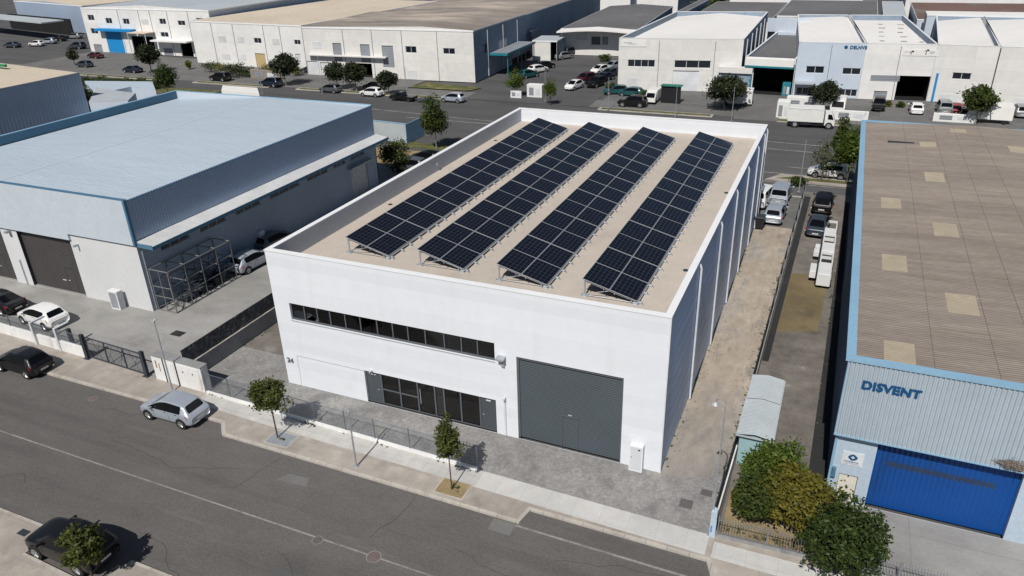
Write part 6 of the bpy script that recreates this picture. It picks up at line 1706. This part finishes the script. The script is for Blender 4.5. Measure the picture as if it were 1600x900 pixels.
# white vans / kei trucks in front of the gabled hall
def box_van(label, px, py, L, Wd, Hh, heading, cab=.3, name='white_van', mtn='van_white'):
    g = at(px, py); t = thing(name, label, 'van', (g.x, g.y, 0), R_(heading))
    wm = mat(mtn, (.68, .68, .67), .45, big=(1, .05))
    q = MB(wm); q.bbox(-L / 2, L / 2 - cab * L, -Wd / 2, Wd / 2, .35, Hh, .08); q.build('box_body', t, local=True)
    x0 = L / 2 - cab * L; q = MB(wm)
    q.add([(x0, -Wd / 2, .3), (L / 2, -Wd / 2, .3), (L / 2, Wd / 2, .3), (x0, Wd / 2, .3), (x0, -Wd / 2, Hh * .52), (L / 2 - .05, -Wd / 2, Hh * .48), (L / 2 - .05, Wd / 2, Hh * .48), (x0, Wd / 2, Hh * .52), (x0, -Wd * .44, Hh * .86), (L / 2 - cab * L * .55, -Wd * .44, Hh * .84), (L / 2 - cab * L * .55, Wd * .44, Hh * .84), (x0, Wd * .44, Hh * .86)],
          [(0, 3, 2, 1), (0, 1, 5, 4), (1, 2, 6, 5), (2, 3, 7, 6), (3, 0, 4, 7), (4, 5, 9, 8), (5, 6, 10, 9), (6, 7, 11, 10), (7, 4, 8, 11), (8, 9, 10, 11)]); cb = q.build('cab', t, local=True)
    q = MB(M['car_glass']); q.add([(L / 2 - .045, -Wd * .42, Hh * .5), (L / 2 - .045, Wd * .42, Hh * .5), (L / 2 - cab * L * .52, Wd * .38, Hh * .82), (L / 2 - cab * L * .52, -Wd * .38, Hh * .82)], [(0, 1, 2, 3)]); q.build('windscreen', cb, local=True)
    for x in (-L * .32, L * .32):
        for s in (-1, 1): q = MB(M['tyre']); q.tube((x, s * Wd * .36, .3), (x, s * (Wd / 2 + .01), .3), .3, n=16); q.build('wheel', t, local=True)
box_van('small white van with dark windscreen left of the broad dark tree', 1020, 159, 3.4, 1.6, 1.9, 268)
box_van('white box van with roof hatch beside the dark gateway', 1150, 163, 4.6, 2.0, 2.4, 182, cab=.34)
box_van('white camper-like van between the tree and the pale blue hall windows', 1308, 176, 3.4, 1.9, 2.2, 268)
t = thing('green_gate', 'dark shelter with thin green roof edge left of the broad dark tree', 'shelter', tuple(at(1045, 156)))
a = at(1032, 160); b = at(1062, 162)
q = MB(M['dark']); q.seg((a.x, a.y), (b.x, b.y), -.3, 0, 0, 2.5); q.build('wall', t); q = MB(mat('green_edge', (.01, .16, .12), .5)); q.seg((a.x - .1, a.y), (b.x + .1, b.y), -1.2, .2, 2.5, 2.62); q.build('roof', t)

# ================================================================== CARS FAR AWAY
GA1 = 'cars parked along the avenue'
def fc(kind, col, px, py, hd, label, g=None, z=-.1): car(kind, col, px, py, hd, label, group=g, z=z)
fc('suv', 'navy', 424, 135, 178, 'dark blue car on the avenue kerb left of the round dark tree', GA1)
fc('hatch', 'grey', 517, 144, 178, 'dark grey hatchback on the avenue between two round dark trees', GA1)
fc('hatch', 'white', 581, 150, 178, 'white hatchback on the avenue just right of the dark grey hatchback', GA1)
fc('hatch', 'silver', 708, 159, 178, 'silver hatchback on the avenue right of the black pickup, behind the tall street tree', GA1)
fc('suv', 'black', 345, 126, 178, 'black car under the shrubs on the avenue in front of the low brown wall', GA1)
fc('sedan', 'navy', 208, 113, 178, 'dark blue car behind the hedge on the left part of the avenue', GA1)
fc('hatch', 'slate', 133, 105, 178, 'dark car at the far left behind the cream roof corner', GA1)
fc('sedan', 'maroon', 150, 91, 172, 'dark red car in front of the two-storey white hall')
fc('suv', 'green' if False else 'black', 988, 166, 182, 'black sports utility car on the frontage road left of the white van')
fc('hatch', 'white', 897, 139, 258, 'white hatchback standing in the side street nearest the avenue')
G4 = 'cars parked on the right side of the side street'
fc('suv', 'maroon', 914, 129, 250, 'dark red-black car behind the white hatchback in the side street', G4)
fc('suv', 'black', 932, 135, 255, 'large black car right beside the white hatchback in the side street', G4)
fc('hatch', 'white', 937, 114, 250, 'white car farther up the side street among dark ones', G4)
fc('sedan', 'slate', 953, 119, 250, 'dark grey car next to the hall corner in the side street', G4)
fc('sedan', 'navy', 944, 126, 250, 'dark blue car squeezed behind the large black one', G4)
fc('hatch', 'silver', 957, 108, 250, 'silver car closest to the corner of the white gabled hall', G4)
fc('hatch', 'teal', 963, 147, 200, 'teal car parked on the grass at the corner of the gabled hall')
fc('hatch', 'teal', 986, 150, 178, 'grey-green car under the gabled hall wall, left of the small white van')
G5 = 'cars on the left side of the side street'
fc('hatch', 'black', 852, 107, 60, 'black car under the teal-edged canopy', G5)
fc('hatch', 'white', 841, 113, 60, 'white car with red lights in front of the teal-edged canopy', G5)
fc('hatch', 'palegrey', 882, 92, 60, 'grey car on the left kerb halfway up the side street', G5)
fc('suv', 'slate', 893, 86, 60, 'dark car just ahead of the grey one on the left kerb', G5)
fc('hatch', 'teal', 826, 121, 60, 'teal vehicle half hidden behind the bushy green tree', G5)
fc('van', 'teal', 905, 73, 5, 'teal pickup-like vehicle in front of the low workshop')
fc('suv', 'black', 1372, 171, 268, 'black car parked nose-in by the white hall with the banner')
G6 = 'cars in front of the cream hall'
fc('van', 'palegrey', 1473, 176, 92, 'pale grey van in front of the cream hall, left of two red cars', G6)
fc('hatch', 'red', 1491, 177, 92, 'red car next to the pale grey van', G6)
fc('hatch', 'maroon', 1506, 183, 92, 'dark red car half under the tree at the cream hall', G6)
fc('suv', 'palegrey', 1592, 181, 92, 'grey car cut by the right edge of the photograph', G6)
fc('hatch', 'white', 1140 + 290, 176, 92, 'white car by the low wall left of the driveway to the black loading bay', z=-.05)
fc('hatch', 'navy', 1262, 178, 268, 'dark blue car between the long utility block and the white lorry', z=-.05)
fc('sedan', 'slate', 917, 82, 60, 'dark saloon further up the left kerb of the side street near the low workshop')
fc('sedan', 'slate', 340 + 147, 113, 200, 'dark silver car by the white doors of the pale concrete hall')
fc('hatch', 'black', 585, 140, 178, 'black car in the shade of the loading bay of the pale concrete hall')
fc('suv', 'grey', 640, 268, 182, 'dark car in the shade behind the bushy tree by the blue warehouse')
fc('hatch', 'black', 665, 254, 182, 'black car at the rear verge, half hidden by the long white parapet')
fc('sedan', 'slate', 20, 74, 190, 'dark car before the dark-fronted hall at the far left', 'distant cars at the top left')
fc('hatch', 'white', 58, 72, 190, 'white car before the dark-fronted hall at the far left', 'distant cars at the top left')
fc('hatch', 'silver', 78, 68, 190, 'silver car at the right end of the dark-fronted hall', 'distant cars at the top left')
fc('sedan', 'black', 92, 64, 190, 'black car beside the silver one at the right end of the dark-fronted hall', 'distant cars at the top left')
fc('hatch', 'palegrey', 118, 60, 190, 'pale car left of the two-storey white hall corner', 'distant cars at the top left')
fc('suv', 'slate', 122, 76, 185, 'dark car by the foot of the two-storey hall corner', 'distant cars at the top left')
# pickup with trailer
g = at(631, 157, -.11); t = thing('pickup_truck', 'low black pickup towing a flat trailer along the avenue', 'pickup', (g.x, g.y, -.115), R_(178))
pm = paint('black', *PAINT['black'])
q = MB(pm); q.bbox(-.2, 2.2, -.85, .85, .35, .85, .08); q.bbox(-2.2, -.2, -.85, .85, .35, .8, .05); q.add([(-.3, -.8, .85), (1.3, -.8, .85), (1.3, .8, .85), (-.3, .8, .85), (0, -.65, 1.4), (.8, -.65, 1.4), (.8, .65, 1.4), (0, .65, 1.4)], [(4, 5, 6, 7), (0, 1, 5, 4), (1, 2, 6, 5), (2, 3, 7, 6), (3, 0, 4, 7)]); q.build('body', t, local=True)
q = MB(M['car_glass'])
for s in (-1, 1): q.add([(.0, s * .806, .9), (1.1, s * .806, .9), (.78, s * .67, 1.34), (.08, s * .67, 1.34)], [(0, 1, 2, 3)])
q.build('side_windows', t, local=True)
for x in (-1.4, 1.4):
    for s in (-1, 1): q = MB(M['tyre']); q.tube((x, s * .68, .32), (x, s * .88, .32), .32, n=16); q.build('wheel', t, local=True)
q = MB(M['steel_dark']); q.box(-5.4, -2.7, -.85, .85, .45, .55); q.box(-2.7, -2.2, -.05, .05, .45, .52); q.tube((-4.1, -.9, .3), (-4.1, .9, .3), .3, n=14); q.build('trailer', t, local=True)

# ================================================================== FAR TREES, HEDGE, SHRUBS
RT = [(0, 0, 3.1, 2.05, 1.9, 1.6), (.6, .3, 3.6, 1.3, 1.3, 1.1), (-.7, -.2, 3.3, 1.4, 1.3, 1.1), (0, 0, 2.4, 1.5, 1.4, .8)]
def rtree(label, px, py, s, key='round', leaf='leaf_dark', rot=0.0, z=0.0, blobs=RT, n=4200, size=.20, group='round trees along the avenue'):
    g = at(px, py, z); return tree('round_tree', label, (g.x, g.y, z), 4.6, blobs, n, size, leaf, group, trunk_r=.10, bark='bark_pale', key=key, rot=rot, seed=31, nclump=22, scale=s)
rtree('round dark tree left of the grey hatchback, with its shadow on the pavement', 447, 133, 1.15)
rtree('round dark tree directly behind the grey hatchback', 528, 139, .95, rot=1)
rtree('round dark tree directly behind the white hatchback, joined crown', 557, 142, 1.0, rot=2)
rtree('smaller dark tree right of the white hatchback in front of the shuttered opening', 608, 147, .82, rot=3)
rtree('dark tree in front of the dark bay of the two-storey hall', 237, 113, 1.15, rot=4)
BT = [(0, 0, 3.0, 2.9, 2.5, 1.7), (1.4, .3, 2.9, 1.3, 1.3, 1.1), (-1.5, 0, 2.9, 1.3, 1.2, 1.1), (.2, 0, 3.8, 1.6, 1.5, .8)]
rtree('broad dark tree with a wide crown in front of the white gabled hall', 1131, 171, 1.0, 'broad', blobs=BT, n=6500, rot=.0)
rtree('round dark tree behind the white lorry in front of the pale blue hall', 1284, 176, .92, rot=5)
rtree('green-tinged round tree in front of the cream hall at the right', 1524, 192, 1.0, 'round2', 'leaf_mid', rot=.5)
def gt(label, px, py, h, w_, leaf, seed, n=2200, size=.14, z=0.0, name='conical_tree', cat='tree', group=None, bark='bark'):
    g = at(px, py, z)
    bl = [(0, 0, h * .50, w_, w_, h * .24), (0, 0, h * .72, w_ * .72, w_ * .72, h * .2), (w_ * .1, 0, h * .9, w_ * .32, w_ * .32, h * .12), (-w_ * .4, 0, h * .42, w_ * .7, w_ * .6, h * .12), (w_ * .5, .1, h * .45, w_ * .6, w_ * .6, h * .14)]
    return tree(name, label, (g.x, g.y, z), h, bl, n, size, leaf, group, trunk_r=.07, bark=bark, seed=seed, nclump=20)
gt('tall conical green tree standing on the verge between the two warehouses', 682, 232, 7.4, 1.65, 'leaf_mid', 41, 4800, .15, bark='bark_pale')
gt('young slim tree at the mouth of the side street', 860, 163, 4.6, 1.05, 'leaf_green', 42, 1300)
gt('bushy green tree hiding the teal-edged canopy, left of the utility block', 805, 150, 4.8, 1.5, 'leaf_green', 43, 2200)
gt('small dark tree on the far left avenue, in front of the two-storey hall corner', 117, 101, 4.0, 1.3, 'leaf_dark', 44, 1200, .18)
gt('tall dark tree just behind the left corner of the blue roof', 264, 152, 6.6, 2.0, 'leaf_deep', 45, 3200, .17)
gt('dark narrow tree beside the corner of the cream-roofed hall', 140, 168, 4.0, 1.1, 'leaf_deep', 46, 1600)
gt('thin airy tree on the verge right of the white building', 1283, 283, 5.2, 1.6, 'leaf_mid', 47, 900, .12)
gt('dense green tree against the left wall of the grey-roofed warehouse', 1322, 287, 6.8, 1.35, 'leaf_green', 48, 5200, .15)
gt('second green tree behind the dense one beside the warehouse roof corner', 1309, 262, 6.2, .95, 'leaf_mid', 49, 2600, .15)
def shrub(label, px, py, r, h, leaf, seed, n=900, size=.13, z=0.0, sx=1.0):
    g = at(px, py, z)
    return tree('shrub', label, (g.x, g.y, z), h, [(0, 0, h * .55, r * sx, r, h * .5), (r * .5 * sx, 0, h * .4, r * .6, r * .6, h * .35), (-r * .6 * sx, 0, h * .45, r * .6, r * .6, h * .38)], n, size, leaf, 'shrubs', trunk_r=.05, seed=seed, nclump=16, limbs=4, cat='shrub')
shrub('dark bushy tree in the shade behind the blue warehouse corner', 620, 268, 1.7, 3.6, 'leaf_deep', 51, 3600, .13)
for i, (px, py, r, h, lf, lab) in enumerate(((330, 112, 1.9, 1.9, 'leaf_mid', 'green shrub at the left end of the bed before the white hall'), (352, 115, 2.0, 2.2, 'leaf_gold', 'yellow-green shrub in the middle of the bed before the white hall'), (375, 118, 2.2, 2.2, 'leaf_mid', 'green shrub below the small square windows of the white hall'), (390, 119, 1.8, 2.0, 'leaf_deep', 'dark shrub left of the yellow gate'),
        (422, 114, 1.6, 1.8, 'leaf_gold', 'yellow shrub at the yellow gate'), (462, 118, 1.0, 2.0, 'leaf_gold', 'small yellow-green shrub behind the round dark tree'), (365, 121, 2.2, 2.4, 'leaf_dark', 'dark shrub overhanging the black car on the avenue'), (296, 108, .7, 1.8, 'leaf_gold', 'small pale shrub at the driveway of the white hall'),
        (890, 80, 1.5, 2.2, 'leaf_mid', 'green bush in front of the pale curved canopy'), (935, 78, 1.8, 1.4, 'leaf_green', 'green bush right of the teal pickup-like vehicle'), (978, 45 + 6, 1.2, 2.6, 'leaf_mid', 'small tree at the corner of the curved canopy'), (955, 144, .9, 1.4, 'leaf_mid', 'low bush at the corner of the white gabled hall'), (1000, 150, 1.4, 1.0, 'leaf_mid', 'low bush along the wall of the white gabled hall'),
        (1430 - 23, 168, .5, .7, 'leaf_mid', 'tiny bush left of the black loading bay'), (1386, 167, .5, .8, 'leaf_gold', 'tiny pale bush by the black parked car'), (1248, 287, .9, .7, 'leaf_mid', 'low bush on the verge by the thin tall pole'), (945, 95, 1.6, 1.2, 'leaf_mid', 'bush beside the corner of the gabled hall up the side street'))):
    shrub(lab, px, py, r, h, lf, 60 + i, 800, .15)
# long clipped hedge
a = at(128, 133); b = at(246, 139)
t = thing('hedge', 'long clipped dark green hedge along the left part of the avenue', 'hedge', (a.x, a.y, 0))
q = MB(M['leaf_mid']); rng = random.Random(9)
nb = 26
bl = [(a.x + (b.x - a.x) * i / nb, a.y + (b.y - a.y) * i / nb, .75, 1.5, 1.1, .95 * rng.uniform(.85, 1.25)) for i in range(nb + 1)]
leaf_cloud(q, rng, bl, 9000, .16, 10, .5); q.build('foliage', t)
# wooded belt along the top edge
def belt(name, label, x0, y0, x1, y1, h, n, seed, leaf='leaf_dark', wd=5):
    t = MB(M[leaf]); rng = random.Random(seed); L = math.hypot(x1 - x0, y1 - y0); k = int(L / 6)
    bl = [(x0 + (x1 - x0) * i / k + rng.uniform(-2, 2), y0 + (y1 - y0) * i / k + rng.uniform(-2, 2), h * .5, wd * rng.uniform(.7, 1.2), wd * rng.uniform(.7, 1.2), h * .55 * rng.uniform(.7, 1.2)) for i in range(k + 1)]
    leaf_cloud(t, rng, bl, n, .55, 8, .5); o = t.build(name); return tag(o, label, 'woods', kind='stuff')
belt('woodland', 'dark belt of trees along the top left edge', -330, 225, -190, 212, 7, 5000, 71)
belt('woodland', 'olive green scrub along the top edge left of centre', -165, 195, -140, 260, 5, 3000, 72, 'leaf_mid', 9)
belt('woodland', 'dark trees at the top right corner', 76, 178, 130, 190, 9, 4000, 73)
belt('hedge_row', 'green hedge running away beside the narrow dark hall at the top', -8, 150, -13, 232, 4, 3000, 74, 'leaf_mid', 3)
belt('woodland', 'trees on the horizon behind all halls', -420, 330, 200, 380, 10, 12000, 75, 'leaf_mid', 12)
